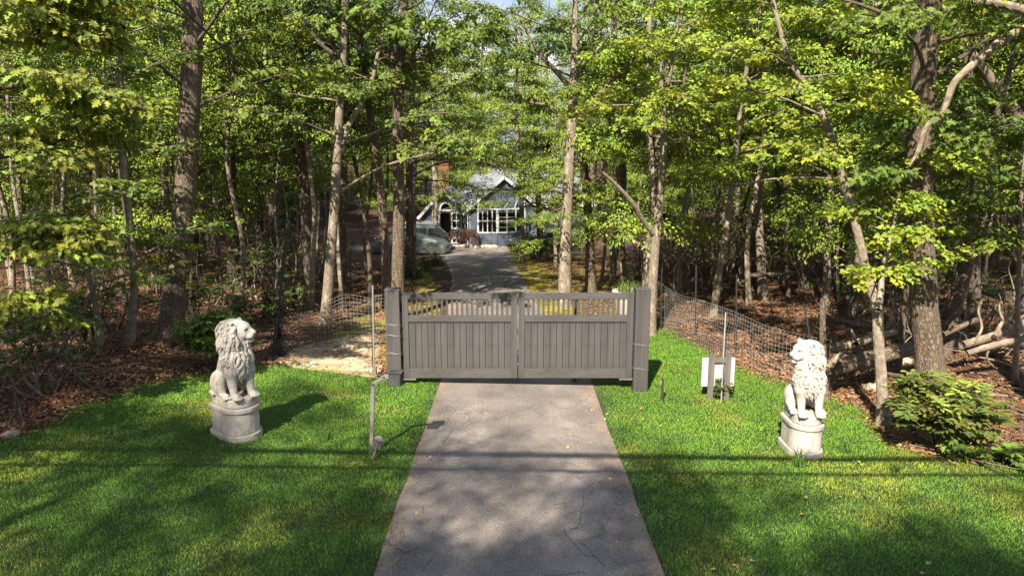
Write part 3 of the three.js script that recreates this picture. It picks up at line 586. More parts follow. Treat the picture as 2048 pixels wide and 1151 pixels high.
{ // two posts with a white panel behind
  const b = onGround(1441, 799), o = thing('wooden_stand', 'two grey wooden uprights carrying a white board on the right lawn', 'board stand', b);
  const P = (px, py, dz = 0) => at(px, py, b.z + dz).sub(b), w = P(1430, 760).x - P(1419, 760).x;
  for (const px of [1424.5, 1457.5]) { const t = P(px, 711), bot = P(px, 800); part('upright', box(w, t.y - bot.y + 0.05, 0.05, t.x, (t.y + bot.y) / 2, 0, 0.004), M.oldWood, o); }
  const l = P(1430, 719).x, r = P(1452, 719).x; part('crossbar', box(r - l, 0.1, 0.04, (l + r) / 2, P(1440, 720).y, -0.004), M.oldWood, o);
  part('nail', new THREE.SphereGeometry(0.012, 8, 6).translate(P(1437, 721).x, P(1437, 721).y, 0.022), plain(0.4, 0.15, 0.05, 0.6), o);
  const q0 = P(1405, 715, -0.06), q1 = P(1467.5, 772, -0.06); part('white_panel', box(q1.x - q0.x, q0.y - q1.y, 0.05, (q0.x + q1.x) / 2, (q0.y + q1.y) / 2, -0.06, 0.006), M.white, o);
}
{ const b = onGround(1324, 803), o = thing('marker_stake', 'short dark wooden stake with a reflector on the right lawn', 'stake', b); part('stake', box(0.05, 0.48, 0.03, 0, 0.22, 0, 0.004), M.darkMetal, o); part('reflector', box(0.035, 0.07, 0.02, -0.035, 0.38, 0.01, 0.004), plain(0.3, 0.14, 0.1, 0.4), o); }

// ---------------------------------------------------------------- lion statues: one continuous surface from joined volumes
class Field {
  constructor(lo, hi, cell) {
    this.lo = lo; this.c = cell; this.n = [0, 1, 2].map((k) => Math.ceil((hi[k] - lo[k]) / cell) + 1);
    this.f = new Float32Array(this.n[0] * this.n[1] * this.n[2]).fill(0.5);
  }
  each(a, b, fn) {
    const { lo, c, n, f } = this, i0 = [], i1 = [];
    for (let k = 0; k < 3; k++) { i0[k] = Math.max(0, Math.floor((a[k] - lo[k]) / c)); i1[k] = Math.min(n[k] - 1, Math.ceil((b[k] - lo[k]) / c)); }
    for (let z = i0[2]; z <= i1[2]; z++) for (let y = i0[1]; y <= i1[1]; y++) for (let x = i0[0]; x <= i1[0]; x++) { const i = (z * n[1] + y) * n[0] + x; f[i] = fn(lo[0] + x * c, lo[1] + y * c, lo[2] + z * c, f[i]); }
  }
  static smin(a, b, k) { const h = Math.max(k - Math.abs(a - b), 0) / k; return Math.min(a, b) - h * h * k * 0.25; }
  bone(p, q, r0, r1, k = 0.03, cut = false) {
    const m = Math.max(r0, r1) + k + 0.03, a = p.clone().min(q).subScalar(m), b = p.clone().max(q).addScalar(m), d = q.clone().sub(p), L2 = Math.max(1e-9, d.lengthSq());
    this.each(a.toArray(), b.toArray(), (x, y, z, o) => {
      const px = x - p.x, py = y - p.y, pz = z - p.z, t = clamp((px * d.x + py * d.y + pz * d.z) / L2, 0, 1);
      const v = Math.hypot(px - d.x * t, py - d.y * t, pz - d.z * t) - (r0 + (r1 - r0) * t);
      return cut ? -Field.smin(-o, v, k) : Field.smin(o, v, k);
    });
  }
  egg(c, r, k = 0.03, rot, cut = false) {
    const R = rot ? new THREE.Matrix4().makeRotationFromEuler(rot).transpose() : null, m = Math.max(r.x, r.y, r.z) + k + 0.03, v = V(), mn = Math.min(r.x, r.y, r.z);
    this.each([c.x - m, c.y - m, c.z - m], [c.x + m, c.y + m, c.z + m], (x, y, z, o) => {
      v.set(x - c.x, y - c.y, z - c.z); if (R) v.applyMatrix4(R);
      const ax = v.x / r.x, ay = v.y / r.y, az = v.z / r.z, k0 = Math.hypot(ax, ay, az), k1 = Math.hypot(ax / r.x, ay / r.y, az / r.z), e = k1 > 1e-6 ? k0 * (k0 - 1) / k1 : -mn;
      return cut ? -Field.smin(-o, e, k) : Field.smin(o, e, k);
    });
  }
  surface() { // naive surface nets
    const { n, f, lo, c } = this, [nx, ny, nz] = n, id = new Int32Array(f.length).fill(-1), pos = [], idx = [], nor = [];
    const O = [0, 1, nx, nx + 1, nx * ny, nx * ny + 1, nx * ny + nx, nx * ny + nx + 1];
    const ED = [[0, 1], [2, 3], [4, 5], [6, 7], [0, 2], [1, 3], [4, 6], [5, 7], [0, 4], [1, 5], [2, 6], [3, 7]];
    for (let z = 0; z < nz - 1; z++) for (let y = 0; y < ny - 1; y++) for (let x = 0; x < nx - 1; x++) {
      const i = (z * ny + y) * nx + x; let inn = 0; for (const o of O) if (f[i + o] < 0) inn++;
      if (!inn || inn === 8) continue;
      let sx = 0, sy = 0, sz = 0, m = 0;
      for (const [a, b] of ED) { const fa = f[i + O[a]], fb = f[i + O[b]]; if ((fa < 0) === (fb < 0)) continue; const t = fa / (fa - fb); sx += (a & 1) + ((b & 1) - (a & 1)) * t; sy += (a >> 1 & 1) + ((b >> 1 & 1) - (a >> 1 & 1)) * t; sz += (a >> 2) + ((b >> 2) - (a >> 2)) * t; m++; }
      id[i] = pos.length / 3; pos.push(lo[0] + (x + sx / m) * c, lo[1] + (y + sy / m) * c, lo[2] + (z + sz / m) * c);
    }
    const quad = (a, b, d, e, flip) => { if (a < 0 || b < 0 || d < 0 || e < 0) return; flip ? idx.push(a, d, b, a, e, d) : idx.push(a, b, d, a, d, e); };
    for (let z = 1; z < nz - 1; z++) for (let y = 1; y < ny - 1; y++) for (let x = 1; x < nx - 1; x++) {
      const i = (z * ny + y) * nx + x, s = f[i] < 0;
      if (s !== f[i + 1] < 0) quad(id[i - nx - nx * ny], id[i - nx * ny], id[i], id[i - nx], !s);
      if (s !== f[i + nx] < 0) quad(id[i - 1 - nx * ny], id[i - 1], id[i], id[i - nx * ny], !s);
      if (s !== f[i + nx * ny] < 0) quad(id[i - 1 - nx], id[i - nx], id[i], id[i - 1], !s);
    }
    const g = new THREE.BufferGeometry(); g.setAttribute('position', new THREE.Float32BufferAttribute(pos, 3)); g.setIndex(idx);
    const uv = []; for (let i = 0; i < pos.length; i += 3) uv.push((pos[i] + pos[i + 2]) * 1.1, pos[i + 1] * 1.1);
    g.setAttribute('uv', new THREE.Float32BufferAttribute(uv, 2)); g.computeVertexNormals();
    return g;
  }
}
// a seated lion facing +z with its head turned by headTurn towards +x
function lionGeometry(headTurn) {
  const F = new Field([-0.46, -0.05, -0.62], [0.5, 1.45, 0.52], 0.0072), r = RNG(41);
  // trunk and hindquarters
  F.bone(V(0, 0.24, -0.28), V(0, 0.66, -0.02), 0.20, 0.21, 0.06); F.bone(V(0, 0.5, -0.1), V(0, 0.84, 0.04), 0.21, 0.2, 0.06); F.egg(V(0, 0.58, 0.12), V(0.18, 0.25, 0.17), 0.06);
  for (const s of [-1, 1]) {
    F.egg(V(s * 0.2, 0.22, -0.2), V(0.125, 0.21, 0.25), 0.05, E(-0.35, s * 0.15, 0));
    F.bone(V(s * 0.24, 0.14, -0.04), V(s * 0.245, 0.07, 0.02), 0.1, 0.06, 0.03); F.bone(V(s * 0.24, 0.045, -0.16), V(s * 0.24, 0.045, 0.14), 0.05, 0.06, 0.03);
    for (let t = 0; t < 4; t++) F.bone(V(s * 0.24 + (t - 1.5) * 0.033, 0.04, 0.14), V(s * 0.24 + (t - 1.5) * 0.037, 0.028, 0.205 - Math.abs(t - 1.5) * 0.012), 0.026, 0.021, 0.008);
    // shoulder and foreleg
    F.bone(V(s * 0.15, 0.66, 0.06), V(s * 0.17, 0.45, 0.17), 0.12, 0.1, 0.05); F.bone(V(s * 0.17, 0.47, 0.17), V(s * 0.155, 0.25, 0.2), 0.098, 0.07, 0.03); F.bone(V(s * 0.155, 0.26, 0.2), V(s * 0.15, 0.07, 0.235), 0.07, 0.06, 0.02);
    F.egg(V(s * 0.15, 0.05, 0.29), V(0.075, 0.05, 0.1), 0.02);
    for (let t = 0; t < 4; t++) F.bone(V(s * 0.15 + (t - 1.5) * 0.036, 0.052, 0.32), V(s * 0.15 + (t - 1.5) * 0.042, 0.03, 0.4 - Math.abs(t - 1.5) * 0.018), 0.029, 0.023, 0.008);
  }
  // tail laid round the haunch
  F.bone(V(0, 0.1, -0.5), V(-0.14, 0.05, -0.49), 0.04, 0.035, 0.02); F.bone(V(-0.14, 0.05, -0.49), V(-0.27, 0.045, -0.36), 0.035, 0.032, 0.01); F.bone(V(-0.27, 0.045, -0.36), V(-0.3, 0.045, -0.22), 0.035, 0.045, 0.02);
  // neck under the mane
  F.egg(V(0.0, 0.9, 0.04), V(0.235, 0.28, 0.235), 0.05); F.egg(V(0.01, 0.62, 0.14), V(0.24, 0.29, 0.175), 0.05); F.egg(V(-0.02, 1.1, -0.01), V(0.195, 0.205, 0.195), 0.05);
  // locks of the mane, hung row on row down neck and chest
  const lock = (p, d, len, w) => {
    const side = V(d.z, 0, -d.x).normalize().multiplyScalar(r.g() * 0.03), m = p.clone().addScaledVector(d, len * 0.55).add(side), e = p.clone().addScaledVector(d, len).addScaledVector(side, -0.6);
    F.bone(p, m, w * 0.75, w, 0.007); F.bone(m, e, w, w * 0.3, 0.006);
  };
  const hang = (c, rad, rows, per, from, to, len, w, skip) => {
    for (let i = 0; i < rows; i++) {
      const ph = lerp(from, to, i / (rows - 1)), k = Math.max(5, Math.round(per * Math.sin(ph)));
      for (let j = 0; j < k; j++) {
        const a = (j + (i % 2) * 0.5 + r.g() * 0.15) / k * 2 * Math.PI, n = V(Math.sin(ph) * Math.sin(a), Math.cos(ph), Math.sin(ph) * Math.cos(a));
        const p = V(c.x + n.x * rad.x, c.y + n.y * rad.y, c.z + n.z * rad.z);
        if (skip(p, n)) continue;
        const d = V(Math.cos(ph) * Math.sin(a) * rad.x, -Math.sin(ph) * rad.y, Math.cos(ph) * Math.cos(a) * rad.z).normalize().multiplyScalar(ph > 1.75 ? 0.35 : 1); if (ph > 1.75) d.y -= 0.65;
        lock(p.addScaledVector(n, -0.006), d.normalize(), len * r.r(0.8, 1.25), w * r.r(0.85, 1.15));
      }
    }
  };
  const faceDir = V(Math.sin(headTurn), -0.03, Math.cos(headTurn)).normalize(), hc = V(faceDir.x * 0.085, 1.115, faceDir.z * 0.085);
  const front = (p) => p.clone().sub(hc).dot(faceDir);
  hang(V(-0.02, 1.1, -0.01), V(0.205, 0.215, 0.205), 7, 19, 0.35, 2.2, 0.14, 0.027, (p) => front(p) > 0.0 && p.y > 0.93);
  hang(V(0.0, 0.93, 0.04), V(0.245, 0.28, 0.245), 6, 22, 1.0, 2.3, 0.17, 0.028, (p) => front(p) > 0.08 && p.y > 1.0);
  hang(V(0.01, 0.63, 0.12), V(0.25, 0.3, 0.2), 8, 20, 0.6, 2.3, 0.16, 0.027, (p, n) => n.z < -0.5);
  // the head, in its own axes: w ahead, u across, v up
  const w = faceDir, u = V(w.z, 0, -w.x).normalize(), v = V().crossVectors(w, u).normalize(); if (v.y < 0) v.negate();
  const K = 1.17, H = (a, b, c) => hc.clone().addScaledVector(w, a * K).addScaledVector(v, b * K).addScaledVector(u, c * K), hr = E(0, Math.atan2(w.x, w.z), 0);
  F.egg(H(0.05, 0.02, 0), V(0.135, 0.145, 0.15).multiplyScalar(K), 0.03, hr);
  F.egg(H(0.11, 0.055, 0), V(0.1, 0.07, 0.08).multiplyScalar(K), 0.03, hr);                           // forehead
  F.bone(H(0.13, 0.045, 0), H(0.24, -0.008, 0), 0.058, 0.047, 0.03);                // bridge of the nose
  for (const s of [-1, 1]) {
    F.egg(H(0.178, -0.055, s * 0.038), V(0.054, 0.05, 0.072).multiplyScalar(K), 0.02, hr);              // whisker pads
    F.egg(H(0.1, -0.03, s * 0.075), V(0.045, 0.055, 0.07).multiplyScalar(K), 0.03, hr);               // cheek
    F.bone(H(0.115, 0.072, s * 0.03), H(0.135, 0.075, s * 0.085), 0.0328, 0.0234, 0.015); // brow
    F.egg(H(0.158, 0.038, s * 0.068), V(0.028, 0.02, 0.03).multiplyScalar(K), 0.012, hr, true);       // eye socket
    F.egg(H(0.145, 0.036, s * 0.064), V(0.021, 0.017, 0.021).multiplyScalar(K), 0.004, hr);           // eyeball
    F.egg(H(-0.01, 0.12, s * 0.14), V(0.026, 0.06, 0.052).multiplyScalar(K), 0.012, E(0, Math.atan2(w.x, w.z) + s * 0.5, s * -0.5)); // ear
    F.egg(H(0.012, 0.122, s * 0.158), V(0.018, 0.036, 0.032).multiplyScalar(K), 0.01, E(0, Math.atan2(w.x, w.z) + s * 0.5, s * -0.5), true);
    F.egg(H(0.256, -0.026, s * 0.02), V(0.012, 0.008, 0.014).multiplyScalar(K), 0.005, hr, true);     // nostril
    for (let i = 0; i < 5; i++) { const a = 0.5 - i * 0.55; lock(H(0.03, 0.02 + Math.sin(a) * 0.12, s * (0.135 + 0.02 * Math.cos(a))), w.clone().multiplyScalar(-0.35).add(V(0, -0.8, 0)).addScaledVector(u, s * 0.35).normalize(), 0.12, 0.03); }
  }
  for (let i = 0; i < 20; i++) { const a = -0.55 + i / 19 * (Math.PI + 1.1), c = Math.cos(a), e = Math.sin(a), rad = u.clone().multiplyScalar(c).addScaledVector(v, e), p = H(-0.0, 0.0, 0).addScaledVector(rad, 0.165 + r() * 0.02); lock(p, rad.clone().multiplyScalar(0.3).addScaledVector(w, -0.75).add(V(0, -0.25, 0)).normalize(), 0.15 + r() * 0.04, 0.036); }
  for (let i = 0; i < 7; i++) { const a = (i - 3) * 0.4; lock(H(0.07 - Math.abs(a) * 0.03, 0.15 - Math.abs(a) * 0.03, Math.sin(a) * 0.11), V(-w.x, 0.1, -w.z).addScaledVector(u, Math.sin(a) * 0.8).normalize(), 0.12, 0.03); }
  F.egg(H(0.25, -0.006, 0), V(0.034, 0.026, 0.022).multiplyScalar(K), 0.01, hr);                     // nose
  F.bone(H(0.13, -0.118, 0), H(0.2, -0.12, 0), 0.06, 0.047, 0.02);               // lower jaw
  for (const s of [-1, 1]) F.bone(H(0.245, -0.088, 0), H(0.13, -0.092, s * 0.082), 0.0105, 0.0129, 0.006, true); // mouth
  F.bone(H(0.25, -0.03, 0), H(0.244, -0.085, 0), 0.0070, 0.0070, 0.006, true);
  for (let i = 0; i < 6; i++) lock(H(0.16 - i * 0.012, -0.145, (i - 2.5) * 0.03), V(0.15, -1, 0.1).normalize(), 0.13, 0.026);
  F.each([-0.5, -0.1, -0.7], [0.6, 0.0, 0.6], (x, y, z, o) => Math.max(o, -y - 0.01));
  return F.surface();
}
function mirrored(g) {
  const m = g.clone(), p = m.attributes.position, n = m.attributes.normal, ix = m.index.array;
  for (let i = 0; i < p.count; i++) { p.setX(i, -p.getX(i)); n.setX(i, -n.getX(i)); }
  for (let i = 0; i < ix.length; i += 3) { const t = ix[i]; ix[i] = ix[i + 1]; ix[i + 1] = t; }
  return m;
}
function slabShape(hw, back, front, r) { // straight back corners, half round front
  const s = new THREE.Shape(), zc = front - hw;
  s.moveTo(-hw, zc); s.lineTo(-hw, -back + r); s.quadraticCurveTo(-hw, -back, -hw + r, -back); s.lineTo(hw - r, -back); s.quadraticCurveTo(hw, -back, hw, -back + r); s.lineTo(hw, zc);
  s.absellipse(0, zc, hw, hw, 0, Math.PI, false);
  return s;
}
function plinth(y0, y1, grow, bevel) {
  const g = new THREE.ExtrudeGeometry(slabShape(0.3 + grow - bevel, 0.4 + grow - bevel, 0.4 + grow - bevel, 0.07), { depth: y1 - y0 - 2 * bevel, bevelEnabled: true, bevelThickness: bevel, bevelSize: bevel, bevelSegments: 4, curveSegments: 40 });
  g.rotateX(Math.PI / 2).translate(0, y1 - bevel, 0).scale(1, 1, 1); // shape y becomes z
  return g;
}
{
  const lion = lionGeometry(0.74), twin = mirrored(lionGeometry(1.22));
  const place = (geo, label, px, py, turn, sc, ps) => {
    const b = onGround(px, py), o = thing('lion_statue', label, 'lion statue', b, turn, 'pair of stone lions beside the drive');
    const y = (v) => v * sc;
    part('base_moulding', plinth(-0.06, 0.1, 0.035, 0.02), M.stone, o);
    part('pedestal', plinth(0.1, 0.45, 0.0, 0.012), M.stone, o);
    part('moulding', plinth(0.45, 0.53, 0.028, 0.022), M.stone, o);
    part('rock_plinth', plinth(0.53, 0.67, -0.02, 0.03), M.stone, o);
    const f = part('lion_figure', geo, M.stone, o); f.position.y = 0.665; f.scale.setScalar(sc);
    for (const c of o.children) if (c !== f) c.scale.set(ps, 1, ps);
    return o;
  };
  place(lion, 'stone lion seated on a pedestal with its head turned right, before the green bush', 478, 869, 0.85, 0.92, 0.92);
  place(twin, 'sunlit white stone lion on a pedestal with its head turned left, by the wire fence', 1604, 902, -0.05, 0.87, 0.82);
}

// ================================================================ PLANTS
const leafMat = (name, through = 0.42) => { const m = new THREE.MeshPhysicalMaterial({ color: 0xffffff, vertexColors: true, roughness: 0.62, transmission: through, thickness: 0, specularIntensity: 0.6, side: THREE.DoubleSide }); m.name = name; return m; };
M.leaf = leafMat('leaf'); M.leafFar = new THREE.MeshStandardMaterial({ color: new THREE.Color(1.0, 1.0, 1.0), vertexColors: true, roughness: 0.75, side: THREE.DoubleSide }); M.leafFar.name = 'distant leaf'; M.blade = leafMat('grass blade', 0.3);
M.dry = new THREE.MeshStandardMaterial({ color: 0xffffff, vertexColors: true, roughness: 0.95, side: THREE.DoubleSide }); M.dry.name = 'dry leaf';
const glossy = (r, g, b) => new THREE.MeshPhysicalMaterial({ color: new THREE.Color(r, g, b), roughness: 0.42, transmission: 0.3, thickness: 0, side: THREE.DoubleSide });
// half outlines of leaves from stalk to tip, unit length along +y
const OUTLINE = {
  maple: [[0.03, 0.02], [0.26, -0.06], [0.30, 0.10], [0.52, 0.20], [0.40, 0.32], [0.54, 0.56], [0.30, 0.52], [0.20, 0.68], [0, 1]],
  oak: [[0.02, 0.0], [0.08, 0.14], [0.24, 0.18], [0.12, 0.32], [0.40, 0.44], [0.15, 0.54], [0.36, 0.74], [0.13, 0.78], [0.12, 0.92], [0, 1]],
  laurel: [[0.02, 0], [0.1, 0.2], [0.15, 0.48], [0.11, 0.78], [0, 1]],
  rhodo: [[0.02, 0], [0.09, 0.2], [0.17, 0.45], [0.18, 0.68], [0.09, 0.9], [0, 1]],
  plain: [[0.02, 0], [0.26, 0.35], [0.2, 0.7], [0, 1]],
};
function leafGeo(kind, fold = 0.25, droop = 0.25) {
  const o = OUTLINE[kind], pts = o.map(([x, y]) => new THREE.Vector2(x, y)).concat(o.slice(0, -1).reverse().map(([x, y]) => new THREE.Vector2(-x, y)));
  const g = new THREE.ShapeGeometry(new THREE.Shape(pts)), p = g.attributes.position;
  for (let i = 0; i < p.count; i++) { const x = p.getX(i), y = p.getY(i); p.setXYZ(i, x, Math.abs(x) * fold - y * y * droop, y); } // lies in xz, tip along +z
  g.deleteAttribute('uv'); g.computeVertexNormals();
  return g;
}
const LEAF = { maple: leafGeo('maple'), oak: leafGeo('oak', 0.2, 0.3), laurel: leafGeo('laurel', 0.35, 0.35), rhodo: leafGeo('rhodo', 0.25, 0.18), plain: leafGeo('plain', 0.2, 0.25) };
// a spray of leaves about a twig along +z; n leaves of length size over a length len
function spray(kind, n, len, size, seed, flat = 0.5, vary = 0.35) {
  const b = pool(), r = RNG(seed), g = LEAF[kind];
  for (let i = 0; i < n; i++) {
    const t = (i + 0.3) / n, s = i % 2 ? 1 : -1, k = 1 + r.g() * vary, yaw = s * r.r(0.5, 1.35) * (1 - 0.6 * t), q = size * r.r(0.7, 1.15);
    b.add(g, pose(V(s * r.r(0, len * 0.2), r.g() * len * 0.12, t * len), E(r.g() * flat + 0.25, yaw, r.g() * flat), q), [k * (1 + r.g() * 0.12), k, k * 0.95]);
  }
  return b.build();
}
const SPRAY = {
  maple: [1, 2, 3].map((i) => spray('maple', 13, 0.34, 0.085, i)), oak: [4, 5, 6].map((i) => spray('oak', 12, 0.34, 0.125, i, 0.65)),
  plain: [7, 8, 9].map((i) => spray('plain', 26, 0.6, 0.095, i, 0.7)), far: [10, 11, 12].map((i) => spray('plain', 46, 1.1, 0.125, i, 0.8)),
};
const TONE = { // linear colours of the leaf itself
  maple: [0.26, 0.335, 0.022], oak: [0.165, 0.23, 0.02], dark: [0.085, 0.13, 0.016], mid: [0.145, 0.205, 0.018], laurel: [0.14, 0.2, 0.022], blue: [0.1, 0.17, 0.04],
};
const tint = (t, r, v = 0.3) => { const k = Math.max(0.35, 1 + r.g() * v), y = r.g() * 0.14; return new THREE.Color(t[0] * k * (1 + y * 1.5), t[1] * k, t[2] * k * (1 - y)); };

// limbs grow from a trunk, side twigs from limbs, sprays of leaves from twigs
function limbPath(r, from, dir, len, rise, droop, n = 5, wig = 0.12) {
  const p = [from.clone()], d = dir.clone().normalize();
  for (let i = 1; i <= n; i++) {
    const t = i / n; d.x += r.g() * wig; d.z += r.g() * wig; d.y += r.g() * wig * 0.6 + (rise * (1 - t) - droop * t) * 0.5; d.normalize();
    p.push(p[i - 1].clone().addScaledVector(d, len / n));
  }
  return p;
}
function grow(r, trunk, rads, o) {
  const curve = new THREE.CatmullRomCurve3(trunk, false, 'centripetal'), wood = [], leaves = [], cols = [];
  for (let i = 0; i < o.n; i++) {
    const t = lerp(o.from, o.to, (i + r()) / o.n), p = curve.getPoint(clamp(t, 0, 1)), k = clamp(t, 0, 1) * (rads.length - 1), j = Math.min(rads.length - 2, Math.floor(k)), tr = lerp(rads[j], rads[j + 1], k - j);
    const az = o.az ? r.r(o.az[0], o.az[1]) : i * 2.4 + r.r(-0.4, 0.4), L = o.len * r.r(0.65, 1.2) * (1 - (o.taper ?? 0.45) * (t - o.from) / Math.max(0.01, o.to - o.from));
    twig(p, V(Math.cos(az), (o.rise ?? 0.35) + r.r(-0.15, 0.35), Math.sin(az)), L, Math.min(tr * 0.4, 0.008 + L * 0.0085));
  }
  for (const l of o.limbs ?? []) twig(l.from, l.dir, l.len, l.r);
  function twig(p, dir, L, rad) {
    const path = limbPath(r, p, dir, L, o.up ?? 0.12, o.droop ?? 0.3, 6, o.wig ?? 0.16);
    wood.push(tube(path, path.map((_, q) => rad * (1 - 0.85 * q / 6) + 0.003), rad > 0.03 ? 7 : 4, { cap: false }));
    const m = o.sub ?? 5;
    for (let q = 0; q < m; q++) {
      const f = lerp(o.bare ?? 0.3, 1, (q + r() * 0.8) / m), a = Math.min(5, Math.floor(f * 6)), s = path[a].clone().lerp(path[a + 1], f * 6 - a), d = path[a + 1].clone().sub(path[a]).normalize();
      d.applyAxisAngle(UP, (q % 2 ? 1 : -1) * r.r(0.45, 1.1)); d.y += r.g() * 0.2;
      const l2 = L * r.r(0.22, 0.42) * (1.15 - f * 0.4), tw = limbPath(r, s, d, l2, 0.1, (o.droop ?? 0.3) * 0.8, 3, 0.2);
      if (o.twigs !== false) wood.push(tube(tw, [rad * 0.28 + 0.003, rad * 0.2 + 0.003, rad * 0.12 + 0.002, 0.002], 3, { cap: false }));
      for (let e = 0; e < (o.sprays ?? 5); e++) {
        const g = r.r(0.15, 1.05), b = Math.min(2, Math.floor(g * 3)), c = tw[b].clone().lerp(tw[b + 1], g * 3 - b), sp = o.spread ?? 0.18;
        c.x += r.g() * sp; c.y += r.g() * sp * 0.6; c.z += r.g() * sp;
        if (o.keep && !o.keep(c)) continue;
        const dd = tw[b + 1].clone().sub(tw[b]);
        leaves.push(pose(c, E(0.15 + r.g() * 0.35, Math.atan2(dd.x, dd.z) + r.g() * 1.2, r.g() * 0.5), (o.size ?? 1) * r.r(0.75, 1.25)));
        cols.push(tint(o.tone ?? TONE.mid, r, o.vary ?? 0.28));
      }
    }
  }
  return { wood, leaves, cols };
}
const barkRough = (seed, amp, freq = 9) => (a, h) => { const c = Math.cos(a), s = Math.sin(a); return amp * (1.6 * fbm(c * freq * 0.45 + 30 + s * 2, s * freq * 0.45 + 30 + h * 1.4, 0, 0, 3, seed) - 0.8) + amp * 0.8 * (vnoise(c * freq + 50, s * freq + h * 2.2 + 50, 0, 0, seed + 3) - 0.5); };
// a named tree: pts are world points of the trunk with radii; extra limbs; a crown
function tree(name, label, o) {
  const r = RNG(o.seed), b = o.pts[0].clone(), root = thing(name, label, o.category ?? 'tree', b, 0, o.group), loc = (p) => p.clone().sub(b);
  const bark = o.bark ?? M.barkOak, pts = o.pts.map(loc);
  pts[0].y -= 0.12;
  part('trunk', tube(pts, o.rads, o.sides ?? 18, { smooth: o.steps ?? 44, rough: o.rough ? barkRough(o.seed, o.rough) : undefined, flare: o.flare ?? 0.35 }), bark, root);
  for (const l of o.limbs ?? []) part(l.name ?? 'limb', tube(l.pts.map(loc), l.rads, 12, { smooth: l.pts.length * 6, rough: l.rough ? barkRough(o.seed + 5, l.rough) : undefined }), l.bark ?? bark, root);
  const wood = [], leaves = [], cols = [];
  for (const c of [].concat(o.crown ?? [])) {
    const base = c.on !== undefined ? o.limbs[c.on] : null;
    const k = grow(r, base ? base.pts.map(loc) : pts, base ? base.rads : o.rads, { ...c, limbs: c.limbs?.map((l) => ({ ...l, from: loc(l.from) })) });
    wood.push(...k.wood); leaves.push(...k.leaves); cols.push(...k.cols);
  }
  if (wood.length) part('branches', join(wood), bark, root, 'stuff');
  if (leaves.length) instanced('crown', SPRAY[o.leaf ?? 'maple'][o.seed % 3], o.leaf === 'far' || o.leaf === 'plain' ? M.leafFar : M.leaf, leaves, cols, root);
  return root;
}
// a trunk seen at pixels (x, y, ...) standing at depth z at its foot and leaning by dz at its top
const seen = (z, list, dz = 0) => list.map(([x, y], i) => at(x, y, z + dz * i / (list.length - 1)));
function foot(pts) { pts[0].y = height(pts[0].x, pts[0].z); return pts; }
const higher = (pts, ...more) => { const e = pts[pts.length - 1]; return pts.concat(more.map(([x, y, z]) => V(e.x + x, e.y + y, e.z + z))); };

// --- trunks that stand out, from left to right
tree('oak_tree', 'thick furrowed oak trunk at the left, behind the lion and bush', { seed: 1, rough: 0.022, sides: 48, steps: 160, leaf: 'oak',
  pts: higher(foot(seen(-3.1, [[336, 692], [350, 590], [362, 480], [372, 350], [380, 180], [385, 0]])), [0.1, 3, 0.1], [0.2, 6, 0]), rads: [0.32, 0.27, 0.25, 0.235, 0.225, 0.215, 0.17, 0.07],
  crown: [{ n: 12, from: 0.52, to: 0.98, len: 4.2, rise: 0.35, tone: TONE.oak, sub: 6, sprays: 6, size: 1.1 }, { n: 4, from: 0.16, to: 0.3, len: 0.7, sub: 3, sprays: 2, tone: TONE.maple, size: 0.7, rise: 0.1 }] });
tree('maple_tree', 'slender grey trunk left of the thick oak, nearly straight', { seed: 2, bark: M.barkPale, pts: higher(foot(seen(-2.3, [[260, 726], [266, 620], [262, 480], [246, 330], [240, 150], [244, 20]])), [0, 2.5, 0]), rads: [0.1, 0.085, 0.078, 0.07, 0.06, 0.05, 0.02],
  crown: { n: 15, from: 0.25, to: 0.98, len: 2.3, rise: 0.25, tone: TONE.mid, sub: 5, sprays: 5 } });
tree('maple_tree', 'thinnest leaning sapling trunk at the far left lawn edge', { seed: 3, bark: M.barkPale, pts: higher(foot(seen(-2.0, [[204, 738], [192, 620], [172, 520], [190, 450], [186, 300]])), [0.1, 1.8, 0]), rads: [0.075, 0.06, 0.055, 0.05, 0.04, 0.015], crown: { n: 14, from: 0.28, to: 0.98, len: 2.0, rise: 0.2, tone: TONE.oak, sub: 5, sprays: 5 } });
tree('oak_tree', 'grey forked trunk behind the left wire fence', { seed: 4, bark: M.barkPale, rough: 0.008, sides: 24, steps: 90, leaf: 'maple',
  pts: higher(foot(seen(-5.1, [[650, 655], [657, 560], [668, 420], [674, 310], [680, 200], [690, 0]])), [0, 4, 0]), rads: [0.16, 0.135, 0.12, 0.115, 0.1, 0.085, 0.03],
  limbs: [{ pts: seen(-5.1, [[673, 320], [700, 245], [738, 175], [760, 90], [790, -60]], -0.6), rads: [0.085, 0.075, 0.065, 0.05, 0.02] }, { pts: seen(-5.1, [[678, 385], [740, 345], [810, 318], [872, 303], [930, 260]], 1.2), rads: [0.04, 0.034, 0.03, 0.024, 0.008] }, { pts: seen(-5.1, [[682, 115], [655, 100], [612, 50], [590, 10]], 0.4), rads: [0.07, 0.06, 0.05, 0.03], bark: M.barkDark }],
  crown: [{ n: 13, from: 0.5, to: 0.98, len: 2.8, rise: 0.3, tone: TONE.mid, sub: 6, sprays: 5 }, { on: 0, n: 6, from: 0.4, to: 0.98, len: 1.9, tone: TONE.mid, sub: 5, sprays: 5 }, { on: 1, n: 5, from: 0.55, to: 0.98, len: 1.0, tone: TONE.mid, sub: 4, sprays: 4 }, { on: 2, n: 4, from: 0.4, to: 0.98, len: 1.6, tone: TONE.dark, sub: 5, sprays: 5 }] });
